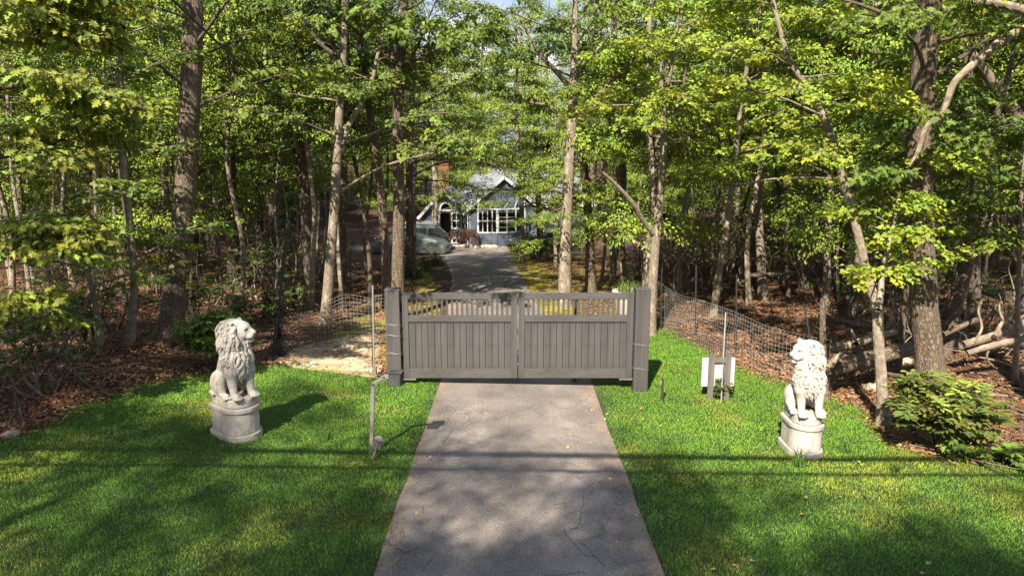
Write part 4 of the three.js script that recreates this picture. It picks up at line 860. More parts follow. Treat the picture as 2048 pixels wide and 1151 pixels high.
tree('maple_tree', 'thin wavy grey stem left of the forked trunk', { seed: 5, bark: M.barkPale, pts: higher(foot(seen(-7.5, [[619, 612], [626, 500], [628, 420], [618, 330], [603, 220], [590, 100]])), [0, 2, 0]), rads: [0.085, 0.075, 0.068, 0.06, 0.05, 0.04, 0.015], crown: { n: 14, from: 0.49, to: 0.98, len: 2.2, tone: TONE.mid, sub: 5, sprays: 5 } });
tree('oak_tree', 'tall brown trunk rising just behind the left gate post', { seed: 6, rough: 0.012, sides: 30, steps: 120, leaf: 'oak',
  pts: higher(foot(seen(-5.8, [[794, 650], [796, 520], [798, 400], [795, 250], [800, 150], [806, 60], [812, -60]])), [0.2, 3.5, 0]), rads: [0.2, 0.17, 0.155, 0.145, 0.125, 0.105, 0.09, 0.03],
  limbs: [{ pts: seen(-5.8, [[797, 190], [784, 120], [778, 40], [740, -60]], -0.5), rads: [0.09, 0.075, 0.06, 0.02] }, { pts: seen(-5.8, [[796, 130], [830, 120], [880, 95], [960, 70]], 1.5), rads: [0.05, 0.04, 0.03, 0.01] }],
  crown: [{ n: 14, from: 0.45, to: 0.98, len: 3.2, tone: TONE.mid, sub: 6, sprays: 5 }, { on: 1, n: 6, from: 0.3, to: 0.98, len: 1.6, tone: TONE.mid, sub: 5, sprays: 5 }] });
tree('oak_tree', 'slightly bent trunk left beside the tall brown trunk behind the gate post', { seed: 7, rough: 0.008, bark: M.barkOak, pts: higher(foot(seen(-7.6, [[774, 612], [770, 500], [760, 370], [742, 240], [726, 120], [712, 0]])), [-0.2, 3, 0]), rads: [0.16, 0.135, 0.12, 0.105, 0.09, 0.075, 0.02], crown: { n: 14, from: 0.42, to: 0.98, len: 2.6, tone: TONE.mid, sub: 5, sprays: 5 } });
tree('maple_tree', 'thin brown stem between the forked trunk and the gate post trunks', { seed: 8, bark: M.barkDark, pts: higher(foot(seen(-8.4, [[742, 598], [737, 500], [724, 400], [706, 300], [700, 180]])), [0, 3, 0]), rads: [0.085, 0.07, 0.06, 0.055, 0.045, 0.015], crown: { n: 12, from: 0.54, to: 0.98, len: 2.2, tone: TONE.mid, sub: 5, sprays: 5 } });
tree('oak_tree', 'reddish brown trunk deep behind the left fence', { seed: 9, rough: 0.01, pts: higher(foot(seen(-12.5, [[681, 560], [683, 450], [686, 320], [690, 150]])), [0, 4, 0]), rads: [0.22, 0.18, 0.16, 0.13, 0.04], leaf: 'plain', crown: { n: 12, from: 0.59, to: 0.98, len: 3, tone: TONE.mid, sub: 5, sprays: 4 } });
tree('oak_tree', 'dark straight trunk in the left woods right of the thick oak', { seed: 10, rough: 0.012, bark: M.barkDark, pts: higher(foot(seen(-11, [[468, 578], [464, 450], [460, 300], [458, 120]])), [0, 4, 0]), rads: [0.24, 0.19, 0.17, 0.15, 0.05], leaf: 'plain', crown: { n: 13, from: 0.54, to: 0.98, len: 3.2, tone: TONE.mid, sub: 5, sprays: 5 } });
tree('sapling', 'thin pale trunk before the covered car left of the drive', { seed: 29, bark: M.barkPale, pts: higher(foot(seen(-19, [[827, 534], [828, 470], [826, 400], [832, 300], [838, 180]])), [0.2, 2, 0]), rads: [0.13, 0.115, 0.105, 0.09, 0.07, 0.02], leaf: 'plain', crown: { n: 15, from: 0.42, to: 0.98, len: 2.8, rise: 0.1, tone: TONE.mid, sub: 5, sprays: 5 } });
tree('oak_tree', 'sunlit pale trunk standing before the house entrance', { seed: 30, bark: M.barkPale, pts: higher(foot(seen(-32, [[871, 487], [869, 440], [872, 380], [866, 300], [868, 200]])), [0, 3, 0]), rads: [0.24, 0.2, 0.19, 0.16, 0.13, 0.03], leaf: 'far', crown: { n: 16, from: 0.24, to: 0.98, len: 3.8, rise: 0.1, tone: TONE.mid, sub: 7, sprays: 6, size: 0.6 } });
tree('maple_tree', 'slim trunk at the right edge of the drive before the silver car', { seed: 31, bark: M.barkPale, rough: 0.006, pts: higher(foot(seen(-22.5, [[1045, 502], [1044, 450], [1042, 380], [1036, 300], [1030, 200], [1038, 100]])), [0.3, 3, 0]), rads: [0.17, 0.13, 0.115, 0.1, 0.09, 0.07, 0.02], leaf: 'plain', crown: [{ n: 30, from: 0.24, to: 0.98, len: 3.6, rise: 0.05, droop: 0.35, tone: TONE.mid, sub: 6, sprays: 5, az: [0.4, 5.6] }] });
tree('oak_tree', 'leafy oak arching over the drive from the left, before the house roof', { seed: 32, bark: M.barkOak, rough: 0.01, pts: higher(foot(seen(-15, [[893 - 72, 560], [820, 470], [818, 380], [822, 250], [826, 120]])), [0.2, 3, 0]), rads: [0.2, 0.16, 0.145, 0.125, 0.1, 0.03], leaf: 'plain', crown: [{ n: 16, from: 0.4, to: 0.98, len: 4.6, rise: 0.0, droop: 0.3, tone: TONE.mid, sub: 7, sprays: 5, az: [-1.2, 1.2] }, { n: 8, from: 0.45, to: 0.98, len: 3, tone: TONE.mid, sub: 5, sprays: 5 }] });
tree('maple_tree', 'bushy green maple filling the space right of the house behind the spreading trunk', { seed: 33, bark: M.barkPale, pts: higher(foot(seen(-19, [[1112, 528], [1110, 470], [1106, 400], [1104, 330]])), [0.2, 2.5, 0]), rads: [0.09, 0.08, 0.07, 0.05, 0.015], leaf: 'plain', crown: { n: 26, from: 0.18, to: 0.99, len: 2.5, rise: 0.1, droop: 0.3, tone: TONE.mid, sub: 6, sprays: 5 } });
tree('oak_tree', 'oak with low boughs hanging over the drive before the house roof', { seed: 34, bark: M.barkOak, rough: 0.01, pts: higher(foot(seen(-25.5, [[1082, 510], [1078, 420], [1074, 330], [1070, 220]])), [0.2, 3, 0]), rads: [0.2, 0.17, 0.15, 0.12, 0.03], leaf: 'plain', crown: [{ n: 11, from: 0.42, to: 0.9, len: 4.6, rise: 0.0, droop: 0.28, tone: TONE.mid, sub: 7, sprays: 5, az: [2.0, 4.3] }, { n: 8, from: 0.4, to: 0.98, len: 3, tone: TONE.mid, sub: 5, sprays: 5 }] });
// right of the drive
tree('oak_tree', 'big spreading trunk behind the right gate leaf with patchy bark', { seed: 11, bark: M.barkPale, rough: 0.01, sides: 30, steps: 110, leaf: 'oak',
  pts: higher(foot(seen(-8.2, [[1130, 600], [1131, 500], [1136, 380], [1142, 280], [1146, 200], [1150, 90], [1152, -40]])), [0.2, 3, 0]), rads: [0.23, 0.19, 0.175, 0.16, 0.14, 0.1, 0.08, 0.03],
  limbs: [{ pts: seen(-8.2, [[1146, 235], [1180, 210], [1222, 160], [1260, 125], [1320, 60]], 1), rads: [0.08, 0.07, 0.06, 0.045, 0.015] }, { pts: seen(-8.2, [[1142, 175], [1110, 140], [1082, 110], [1040, 40]], 0.8), rads: [0.09, 0.075, 0.055, 0.02] }, { pts: seen(-8.2, [[1147, 160], [1172, 120], [1195, 100], [1240, 30]], -0.6), rads: [0.08, 0.06, 0.05, 0.02] }, { pts: seen(-8.2, [[1142, 262], [1100, 215], [1060, 205], [1000, 195]], 1), rads: [0.055, 0.045, 0.035, 0.01] }],
  crown: [{ n: 12, from: 0.6, to: 0.98, len: 3.2, tone: TONE.mid, sub: 6, sprays: 6 }, { on: 0, n: 6, from: 0.4, to: 0.98, len: 1.7, tone: TONE.maple, sub: 5, sprays: 5 }, { on: 1, n: 6, from: 0.4, to: 0.98, len: 1.8, tone: TONE.blue, sub: 5, sprays: 5 }, { on: 3, n: 5, from: 0.3, to: 0.98, len: 1.4, tone: TONE.mid, sub: 5, sprays: 5 }, { n: 9, from: 0.22, to: 0.36, len: 1.7, rise: 0.05, tone: TONE.mid, sub: 5, sprays: 5, size: 0.8 }] });
tree('broken_tree', 'brown trunk snapped off at the top, right of the spreading trunk', { seed: 12, rough: 0.01, category: 'tree', pts: foot(seen(-10.5, [[1183, 545], [1178, 450], [1170, 350], [1164, 276]])), rads: [0.2, 0.15, 0.135, 0.12], leaf: 'plain', crown: { n: 3, from: 0.3, to: 0.6, len: 1.2, tone: TONE.mid, sub: 4, sprays: 3, size: 0.7 } });
tree('oak_tree', 'brown trunk with a sharp bend in the gap of sky right of the gate centre', { seed: 13, rough: 0.01, leaf: 'plain', pts: higher(foot(seen(-11, [[1230, 560], [1232, 450], [1244, 350], [1240, 270], [1232, 180], [1228, 60]])), [0, 4, 0]), rads: [0.19, 0.155, 0.14, 0.13, 0.12, 0.1, 0.03], crown: { n: 10, from: 0.62, to: 0.98, len: 2.8, tone: TONE.dark, sub: 5, sprays: 4 } });
tree('beech_tree', 'pale forked beech trunk just right of the gate with a bent bare limb', { seed: 14, bark: M.barkPale, rough: 0.007, sides: 26, steps: 100,
  pts: higher(foot(seen(-4.6, [[1301, 668], [1305, 575], [1312, 480], [1322, 380], [1328, 290], [1330, 200]])), [0.15, 1.2, 0.2], [0.2, 2.6, 0.3]), rads: [0.15, 0.125, 0.11, 0.095, 0.085, 0.07, 0.05, 0.02],
  limbs: [{ pts: seen(-4.6, [[1312, 472], [1286, 440], [1270, 412], [1238, 375], [1204, 343]], 0.9), rads: [0.075, 0.065, 0.06, 0.05, 0.035] }, { pts: seen(-4.6, [[1326, 262], [1345, 230], [1360, 195], [1372, 140]], 0.5), rads: [0.05, 0.042, 0.036, 0.012] }, { pts: seen(-4.6, [[1308, 420], [1306, 360], [1304, 300], [1296, 240]], -0.4), rads: [0.06, 0.055, 0.05, 0.03] }],
  crown: [{ n: 16, from: 0.55, to: 0.98, len: 2.3, rise: 0.12, droop: 0.35, tone: TONE.maple, sub: 6, sprays: 6 }, { on: 1, n: 6, from: 0.4, to: 0.98, len: 1.5, rise: 0.1, tone: TONE.maple, sub: 5, sprays: 6 }] });
tree('oak_tree', 'second grey trunk close behind the forked beech', { seed: 15, bark: M.barkPale, rough: 0.008, pts: higher(foot(seen(-8.4, [[1296, 570], [1300, 480], [1310, 380], [1318, 280]])), [0, 3, 0]), rads: [0.2, 0.16, 0.14, 0.12, 0.03], crown: { n: 10, from: 0.55, to: 0.98, len: 2.4, tone: TONE.maple, sub: 5, sprays: 5 } });
tree('maple_tree', 'slim smooth trunk leaning right over the brown slope right of the gate', { seed: 16, bark: M.barkPale, rough: 0.005, pts: higher(foot(seen(-6.9, [[1427, 627], [1438, 550], [1454, 450], [1470, 320], [1486, 180]])), [0.3, 2.2, 0.2], [0.5, 4, 0.2]), rads: [0.12, 0.1, 0.09, 0.08, 0.065, 0.045, 0.015], crown: { n: 18, from: 0.42, to: 0.98, len: 3.0, rise: 0.1, droop: 0.3, tone: TONE.maple, sub: 6, sprays: 6 } });
tree('oak_tree', 'straight pale trunk in the woods above the wire fence', { seed: 17, bark: M.barkPale, rough: 0.008, pts: higher(foot(seen(-9.4, [[1528, 590], [1520, 480], [1514, 330], [1508, 150], [1504, 20]])), [0, 3, 0]), rads: [0.16, 0.13, 0.115, 0.1, 0.09, 0.03], crown: { n: 16, from: 0.54, to: 0.98, len: 3.0, rise: 0.15, tone: TONE.maple, sub: 6, sprays: 6 } });
tree('maple_tree', 'grey trunk with a kink right of the wire fence, under bright maple leaves', { seed: 18, bark: M.barkPale, rough: 0.006, pts: higher(foot(seen(-8.0, [[1652, 622], [1655, 540], [1656, 470], [1662, 380], [1655, 280], [1640, 170]])), [0, 2.6, 0.2]), rads: [0.13, 0.11, 0.1, 0.09, 0.075, 0.06, 0.02], crown: { n: 20, from: 0.52, to: 0.98, len: 2.9, rise: 0.1, tone: TONE.maple, sub: 6, sprays: 6 } });
tree('oak_tree', 'thick grey trunk behind the kinked maple at the right', { seed: 19, bark: M.barkPale, rough: 0.012, pts: higher(foot(seen(-9.8, [[1703, 590], [1698, 480], [1694, 350], [1690, 200]])), [0, 4, 0]), rads: [0.2, 0.165, 0.15, 0.13, 0.04], crown: { n: 15, from: 0.54, to: 0.98, len: 3.0, tone: TONE.maple, sub: 6, sprays: 5 } });
tree('maple_tree', 'pale leaning trunk with a flared foot at the edge of the right lawn', { seed: 20, bark: M.barkPale, rough: 0.009, sides: 30, steps: 120, flare: 0.75,
  pts: higher(foot(seen(1.7, [[1770, 856], [1765, 770], [1758, 680], [1754, 612], [1738, 560], [1712, 450], [1690, 370], [1655, 250], [1620, 180], [1580, 120]], -1.5)), [-0.3, 1.2, -0.3], [-0.6, 2.4, -0.6]), rads: [0.105, 0.092, 0.088, 0.085, 0.075, 0.07, 0.066, 0.06, 0.052, 0.045, 0.03, 0.012],
  limbs: [{ pts: seen(1.5, [[1757, 620], [1762, 590], [1766, 545], [1790, 440], [1800, 380]], -0.8), rads: [0.06, 0.055, 0.045, 0.035, 0.012] }],
  crown: [{ n: 16, from: 0.55, to: 0.98, len: 1.9, rise: 0.08, droop: 0.3, tone: TONE.maple, sub: 6, sprays: 6 }, { on: 0, n: 8, from: 0.4, to: 0.98, len: 1.3, rise: 0.1, tone: TONE.maple, sub: 5, sprays: 5 }] });
tree('oak_tree', 'thick rough oak trunk at the right rising from the rhododendron', { seed: 21, rough: 0.024, sides: 48, steps: 170, leaf: 'oak',
  pts: higher(foot(seen(0.35, [[1866, 812], [1858, 700], [1848, 590], [1842, 480], [1840, 360], [1843, 240], [1850, 120], [1858, 0]])), [0.1, 2.5, 0], [0.2, 5, 0]), rads: [0.3, 0.25, 0.235, 0.23, 0.22, 0.21, 0.195, 0.18, 0.14, 0.05],
  crown: [{ n: 14, from: 0.62, to: 0.98, len: 3.6, tone: TONE.oak, sub: 6, sprays: 6 }, { n: 9, from: 0.42, to: 0.62, len: 1.5, rise: 0.1, tone: TONE.mid, sub: 5, sprays: 4 }] });
tree('maple_tree', 'slender curved stem left beside the thick right oak', { seed: 22, bark: M.barkDark, pts: higher(foot(seen(-1.6, [[1797, 742], [1806, 660], [1815, 560], [1818, 470], [1826, 350]])), [0.2, 2, 0]), rads: [0.07, 0.06, 0.052, 0.045, 0.036, 0.012], crown: { n: 13, from: 0.49, to: 0.98, len: 1.9, tone: TONE.mid, sub: 5, sprays: 5 } });
tree('maple_tree', 'mossy trunk leaning right behind the thick right oak', { seed: 23, bark: M.barkDark, rough: 0.008, pts: higher(foot(seen(-2.6, [[1886, 712], [1906, 640], [1930, 560], [1950, 480], [1968, 430], [1972, 320]])), [0.3, 2, 0], [0.4, 4, 0]), rads: [0.16, 0.125, 0.11, 0.1, 0.09, 0.075, 0.05, 0.02], crown: { n: 16, from: 0.56, to: 0.98, len: 2.4, tone: TONE.mid, sub: 5, sprays: 5 } });
tree('oak_tree', 'straight trunk beyond the leaning mossy trunk at the right', { seed: 24, rough: 0.01, bark: M.barkDark, pts: higher(foot(seen(-6, [[1952, 640], [1950, 520], [1946, 380], [1940, 200], [1936, 40]])), [0, 3, 0]), rads: [0.18, 0.145, 0.13, 0.11, 0.1, 0.03], crown: { n: 15, from: 0.49, to: 0.98, len: 2.9, tone: TONE.mid, sub: 5, sprays: 5 } });
tree('maple_tree', 'thin stem nearest the right edge of the picture', { seed: 25, bark: M.barkPale, pts: higher(foot(seen(-1.0, [[2032, 760], [2036, 640], [2040, 520], [2044, 380]])), [0, 2.5, 0]), rads: [0.06, 0.05, 0.046, 0.04, 0.015], crown: { n: 12, from: 0.49, to: 0.98, len: 1.8, tone: TONE.mid, sub: 5, sprays: 5 } });
tree('oak_tree', 'leaning grey trunk crossing the top right corner', { seed: 26, bark: M.barkPale, rough: 0.014, leaf: 'oak', pts: higher(foot(seen(-7.5, [[2110, 620], [2080, 480], [2044, 250], [1990, 170], [1918, 70]], 1.5)), [-0.7, 0.8, 0.2], [-1.3, 1.8, 0.3]), rads: [0.26, 0.2, 0.16, 0.14, 0.11, 0.08, 0.03], crown: { n: 10, from: 0.6, to: 0.98, len: 2.4, tone: TONE.mid, sub: 5, sprays: 5 } });
// trees just outside the frame whose limbs reach into it
tree('oak_tree', 'bare crooked grey limb reaching in from the right edge over the thick oak', { seed: 27, bark: M.barkPale, rough: 0.02, leaf: 'oak', category: 'tree limb',
  pts: foot([V(9.6, 0, 2.4), V(9.7, 3, 2.3), V(9.6, 6, 2.3), V(9.8, 9, 2.1), V(9.9, 13, 2.0)]), rads: [0.3, 0.26, 0.23, 0.18, 0.06],
  limbs: [{ pts: [V(9.65, 5.4, 2.3), ...seen(1.8, [[2120, 20], [2048, 56], [1990, 92], [1948, 128], [1910, 165], [1894, 205], [1880, 236], [1862, 244], [1848, 266], [1838, 300], [1820, 332]], -0.3)], rads: [0.1, 0.085, 0.072, 0.068, 0.062, 0.056, 0.05, 0.05, 0.05, 0.043, 0.04, 0.016], bark: M.deadwood }, { pts: [V(9.65, 6.4, 2.3), ...seen(1.8, [[2070, 26], [2020, 12], [1975, 4], [1945, 6]], 0)], rads: [0.1, 0.075, 0.07, 0.06, 0.035] }],
  crown: [{ n: 12, from: 0.5, to: 0.98, len: 3.4, tone: TONE.oak, sub: 6, sprays: 6 }, { on: 1, n: 3, from: 0.5, to: 1, len: 0.9, tone: TONE.oak, sub: 4, sprays: 4, droop: 0.6 }] });
// a near oak whose lower boughs hang into the left of the frame; its nearest leaves are parts of their own
{
  const oak = tree('oak_tree', 'leafy oak boughs with large lobed leaves hanging in at the left edge', { seed: 28, rough: 0.02, leaf: 'oak', category: 'tree',
    pts: [V(-10.2, height(-10.2, 1.6), 1.6), V(-10.1, 3, 1.6), V(-10.2, 6, 1.5), V(-10.0, 9, 1.4), V(-10, 14, 1.4)], rads: [0.3, 0.26, 0.23, 0.18, 0.05],
    limbs: [
      { pts: [V(-10.1, 3.4, 1.6), ...seen(2.6, [[-60, 330], [60, 300], [150, 270], [250, 215]], -0.4)], rads: [0.09, 0.05, 0.035, 0.02, 0.006] },
      { pts: [V(-10.1, 4.6, 1.6), ...seen(2.9, [[-60, 190], [60, 170], [170, 190], [300, 205]], -0.3)], rads: [0.1, 0.055, 0.035, 0.02, 0.006] },
      { pts: [V(-10.1, 5.6, 1.6), ...seen(2.2, [[-80, 90], [40, 80], [120, 60], [170, 90]], 0)], rads: [0.1, 0.055, 0.035, 0.02, 0.006] },
      { pts: [V(-10.1, 6.2, 1.6), ...seen(2.2, [[-80, 20], [60, 10], [150, -5], [220, 0]], 0)], rads: [0.1, 0.055, 0.035, 0.02, 0.006] },
      { pts: [V(-10.1, 2.6, 1.6), ...seen(2.4, [[-60, 480], [30, 450], [100, 470], [160, 500]], 0)], rads: [0.09, 0.045, 0.03, 0.018, 0.006] },
      { pts: [V(-10.1, 2.2, 1.6), ...seen(2.6, [[-60, 620], [0, 600], [40, 610], [70, 640]], 0)], rads: [0.07, 0.035, 0.025, 0.014, 0.006] },
      { pts: [V(-10.1, 5.8, 1.6), V(-7, 7.0, 3.6), V(-4, 7.5, 4.7), V(-1.9, 7.45, 5.0)], rads: [0.1, 0.07, 0.045, 0.012] }],
    crown: [{ on: 6, n: 7, from: 0.72, to: 1, len: 0.95, rise: 0.1, droop: 0.2, tone: TONE.oak, sub: 4, sprays: 3, spread: 0.12 }, ...[0, 1, 2, 3, 4, 5].map((on) => ({ on, n: on === 5 ? 6 : 13, from: on < 2 ? 0.42 : 0.45, to: 0.99, len: on < 2 ? 0.95 : 0.85, rise: 0.1, droop: 0.35, tone: [0.23, 0.27, 0.028], sub: 4, sprays: 3, spread: 0.1, size: 1.0 })), { n: 9, from: 0.6, to: 0.98, len: 2.6, rise: 0.3, tone: TONE.oak, sub: 5, sprays: 5 }] });
  const r = RNG(2801), mats = [glossy(0.19, 0.24, 0.03), glossy(0.14, 0.2, 0.025), glossy(0.25, 0.28, 0.05)];
  const paths = oak.children.filter((c) => c.name === 'limb').map((_, i) => null);
  const spots = [[seen(2.55, [[20, 305], [90, 285], [170, 262], [255, 212]], -0.3), 90], [seen(2.85, [[40, 170], [120, 180], [210, 196], [320, 205]], -0.2), 90], [seen(2.3, [[20, 80], [90, 66], [170, 92]]), 50], [seen(2.5, [[20, 450], [90, 468], [160, 505]]), 46], [seen(2.7, [[0, 600], [40, 612], [70, 645]]), 24]];
  for (const [p, n] of spots) {
    const c = new THREE.CatmullRomCurve3(p);
    for (let i = 0; i < n; i++) {
      const q = c.getPoint(r()), m = part('leaf', LEAF.oak, mats[Math.floor(r() * 3)], oak);
      m.position.set(q.x + r.g() * 0.26, q.y + r.g() * 0.2 - 0.05, q.z + r.g() * 0.26).sub(oak.position);
      m.rotation.set(0.35 + r.g() * 0.5, r.r(0, 6.28), r.g() * 0.5, 'YXZ'); m.scale.setScalar(r.r(0.1, 0.17));
    }
  }
}
// oaks at the left woods edge just out of frame, and the woods across the road behind: they shade the lawn
const across = [[-19, 23, 21.5], [-15.8, 22, 20.4], [-12, 22.3, 20.2], [-6.8, 22, 16.9], [-3, 22.6, 17.0], [0.8, 23, 16.4], [4.6, 22.2, 18], [9, 23, 17], [-12, 8.5, 11.5], [-15.5, 4.5, 12], [14.5, 23, 17], [-19, 12, 14]];
across.forEach(([x, z, h], i) => {
  const b = V(x, height(x, z), z);
  tree('oak_tree', ['tall leafy oak of the woods on the far side of the road', 'leafy oak beyond the left edge of the lawn'][x < -11 && z < 16 ? 1 : 0], { seed: 60 + i, leaf: 'far', sides: 12, steps: 20, group: 'oaks out of frame that shade the lawn',
    pts: [b, V(x + 0.1, h * 0.3, z), V(x - 0.1, h * 0.65, z + 0.1), V(x, h, z)], rads: [0.28, 0.23, 0.16, 0.04], crown: { n: Math.abs(x + 2) < 5.5 ? 34 : x < -14 ? 14 : x < -8 ? 20 : 14, from: 0.4, to: 1, len: 3.6, rise: 0.35, tone: TONE.oak, sub: 6, sprays: 5, spread: 0.4, size: 1.0, twigs: false } });
});

// --- the woods behind: a few trees built once and then copied
const ORDER = ['nearest', 'second', 'third', 'fourth', 'fifth', 'sixth', 'seventh', 'eighth'];
const MARKS = [[-1e9, 'left edge'], [60, 'left oak boughs'], [260, 'slender grey trunk'], [372, 'thick left oak'], [464, 'dark straight trunk'], [672, 'forked grey trunk'], [796, 'gate post trunk'], [1035, 'house'], [1138, 'spreading trunk'], [1238, 'sharply bent trunk'], [1320, 'forked beech'], [1450, 'smooth leaning trunk'], [1518, 'straight pale trunk'], [1656, 'kinked maple'], [1845, 'thick right oak'], [1950, 'leaning mossy trunk'], [2048, 'right edge']];
function between(x, z) { // which two landmarks of the photograph a thing stands between
  const dx = x - EYE.x, dd = (EYE.z - z) * Math.cos(PITCH) + 3 * Math.sin(PITCH), px = 1024 + FOCAL * dx / dd;
  let i = 0; while (i < MARKS.length - 1 && MARKS[i + 1][0] < px) i++;
  return i === 0 ? 'beyond the left edge' : i >= MARKS.length - 1 ? 'beyond the right edge' : `between ${MARKS[i][1]} and ${MARKS[i + 1][1]}`;
}
{
  const kinds = [];
  const proto = (name, label, o) => { const b = V(0, 0, 0), t = tree(name, label, { ...o, pts: o.pts.map((p) => V(...p)) }); kinds.push(t); return t; };
  const bg = 'forest trees filling the woods behind';
  proto('forest_tree', 'straight forest tree with a high crown deep in the woods', { seed: 101, group: bg, leaf: 'far', sides: 10, steps: 16, bark: M.barkDark, pts: [[0, 0, 0], [0.1, 4, 0.1], [0, 9, 0], [0.2, 15, 0]], rads: [0.2, 0.16, 0.12, 0.03], crown: { n: 18, from: 0.3, to: 1, len: 3.3, rise: 0.3, tone: TONE.mid, sub: 6, sprays: 5, spread: 0.5, size: 0.9, twigs: false } });
  proto('forest_tree', 'straight forest tree with a high crown deep in the woods', { seed: 102, group: bg, leaf: 'far', sides: 10, steps: 16, bark: M.barkPale, pts: [[0, 0, 0], [-0.2, 3, 0.1], [0.2, 8, 0], [0, 13, 0.2]], rads: [0.14, 0.115, 0.09, 0.02], crown: { n: 17, from: 0.22, to: 1, len: 2.8, rise: 0.2, tone: TONE.mid, sub: 6, sprays: 5, spread: 0.5, size: 0.85, twigs: false } });
  proto('forest_tree', 'straight forest tree with a high crown deep in the woods', { seed: 103, group: bg, leaf: 'far', sides: 10, steps: 16, bark: M.barkOak, pts: [[0, 0, 0], [0.2, 5, 0], [0.1, 11, 0.3], [0.3, 18, 0]], rads: [0.26, 0.2, 0.15, 0.03], crown: { n: 20, from: 0.35, to: 1, len: 3.9, rise: 0.35, tone: TONE.oak, sub: 6, sprays: 5, spread: 0.55, size: 1.0, twigs: false } });
  proto('young_tree', 'low leafy young tree under the taller woods', { seed: 104, group: 'young trees under the woods', leaf: 'far', sides: 8, steps: 12, bark: M.barkPale, pts: [[0, 0, 0], [0.2, 2, 0.1], [-0.1, 4.5, 0], [0.2, 7, 0]], rads: [0.07, 0.055, 0.04, 0.01], crown: { n: 15, from: 0.25, to: 1, len: 2.1, rise: 0.15, tone: TONE.mid, sub: 6, sprays: 5, spread: 0.35, size: 0.9, twigs: false } });
  proto('young_tree', 'low leafy young tree under the taller woods', { seed: 105, group: 'young trees under the woods', leaf: 'far', sides: 8, steps: 12, bark: M.barkDark, pts: [[0, 0, 0], [-0.2, 1.5, 0], [0.2, 3.4, 0.1], [0.4, 5.4, 0]], rads: [0.06, 0.05, 0.035, 0.01], crown: { n: 14, from: 0.2, to: 1, len: 1.8, rise: 0.1, tone: TONE.dark, sub: 6, sprays: 5, spread: 0.35, size: 0.9, twigs: false } });
  proto('young_tree', 'slim bare stemmed young tree', { seed: 106, leaf: 'plain', sides: 8, steps: 16, bark: M.barkPale, pts: [[0, 0, 0], [0.12, 2, 0.1], [-0.15, 4.5, 0], [0.2, 7, 0.1], [0.1, 9.5, 0]], rads: [0.085, 0.07, 0.058, 0.045, 0.012], crown: { n: 13, from: 0.58, to: 1, len: 2.2, rise: 0.15, tone: TONE.mid, sub: 5, sprays: 5, spread: 0.3, size: 0.9, twigs: false } });
  proto('young_tree', 'slim bare stemmed young tree', { seed: 107, leaf: 'plain', sides: 8, steps: 16, bark: M.barkDark, pts: [[0, 0, 0], [-0.2, 2, 0], [0.15, 4, 0.1], [0.45, 6, 0], [0.3, 8, 0.1]], rads: [0.065, 0.055, 0.045, 0.035, 0.01], crown: { n: 11, from: 0.62, to: 1, len: 1.9, rise: 0.1, tone: TONE.mid, sub: 5, sprays: 5, spread: 0.3, size: 0.85, twigs: false } });
  proto('young_tree', 'slim bare stemmed young tree', { seed: 108, leaf: 'plain', sides: 8, steps: 20, bark: M.barkPale, pts: [[0, 0, 0], [0.3, 1.2, 0], [0.15, 2.6, 0.15], [0.5, 4.2, 0], [0.9, 6, 0.1]], rads: [0.05, 0.042, 0.036, 0.028, 0.008], crown: { n: 9, from: 0.6, to: 1, len: 1.5, rise: 0.1, tone: TONE.mid, sub: 4, sprays: 4, spread: 0.25, size: 0.8, twigs: false } });
  const r = RNG(777), spots = [], keepClear = (x, z) => {
    if (z > -34 && Math.abs(x - driveMid(z)) < 3.6 + (z < -20 ? 1.5 : 0)) return true;
    if (z < -24 && z > -52 && x > -13 && x < 9.5) return true;
    if (z < -16 && z > -40 && x > -10 && x < 3.6) return true;
    return false;
  };
  const far = [];
  for (let tries = 0; tries < 12000 && spots.length < 380; tries++) {
    const z = -7 - 70 * r() ** 1.35, half = (13 - z) * 0.82 + 3, x = r.r(-half, half), gap = z > -20 ? 1.5 : z > -40 ? 2.2 : 3.1;
    if (keepClear(x, z) || spots.some((s) => Math.hypot(s[0] - x, s[1] - z) < gap)) continue;
    spots.push([x, z]);
  }
  spots.forEach(([x, z]) => { const young = r() < (z > -24 ? 0.82 : z > -42 ? 0.6 : 0.3); far.push([young ? (z < -42 ? 3 + Math.floor(r() * 2) : 5 + Math.floor(r() * 3)) : Math.floor(r() * 3), x, z, r.r(0, 6.28), r.r(0.85, 1.2) * (z < -48 ? 1.15 : 1)]); });
  far.sort((a, b) => b[2] - a[2]);
  const seenKind = new Set(), count = new Map();
  for (const [k, x, z, turn, s] of far) {
    let o = kinds[k];
    const tall = k < 3, name = tall ? 'forest_tree' : 'young_tree';
    if (seenKind.has(k)) { o = kinds[k].clone(); o.name = numbered(name); scene.add(o); }
    seenKind.add(k);
    o.position.set(x, height(x, z) - 0.05, z); o.rotation.y = turn; o.scale.setScalar(s);
    const where = between(x, z), key = k + where, n = (count.get(key) ?? 0) + 1; count.set(key, n);
    const what = tall ? ['dark straight tree', 'slim pale tree', 'tall brown tree'][k] : ['leafy young tree', 'low dark young tree', 'slim pale bare stemmed tree', 'thin dark bare stemmed tree', 'thin wavy sapling'][k - 3];
    if (n <= 4) { o.userData.label = ORDER[n - 1] + ' ' + what + ' ' + where; delete o.userData.group; }
    else { o.userData.label = (tall ? 'far tall tree deep in the woods ' : 'far young tree deep in the woods ') + where; o.userData.group = o.userData.label; }
    if (n <= 4) o.userData.group = tall ? 'forest trees in the woods' : 'young trees under the woods';
  }
}
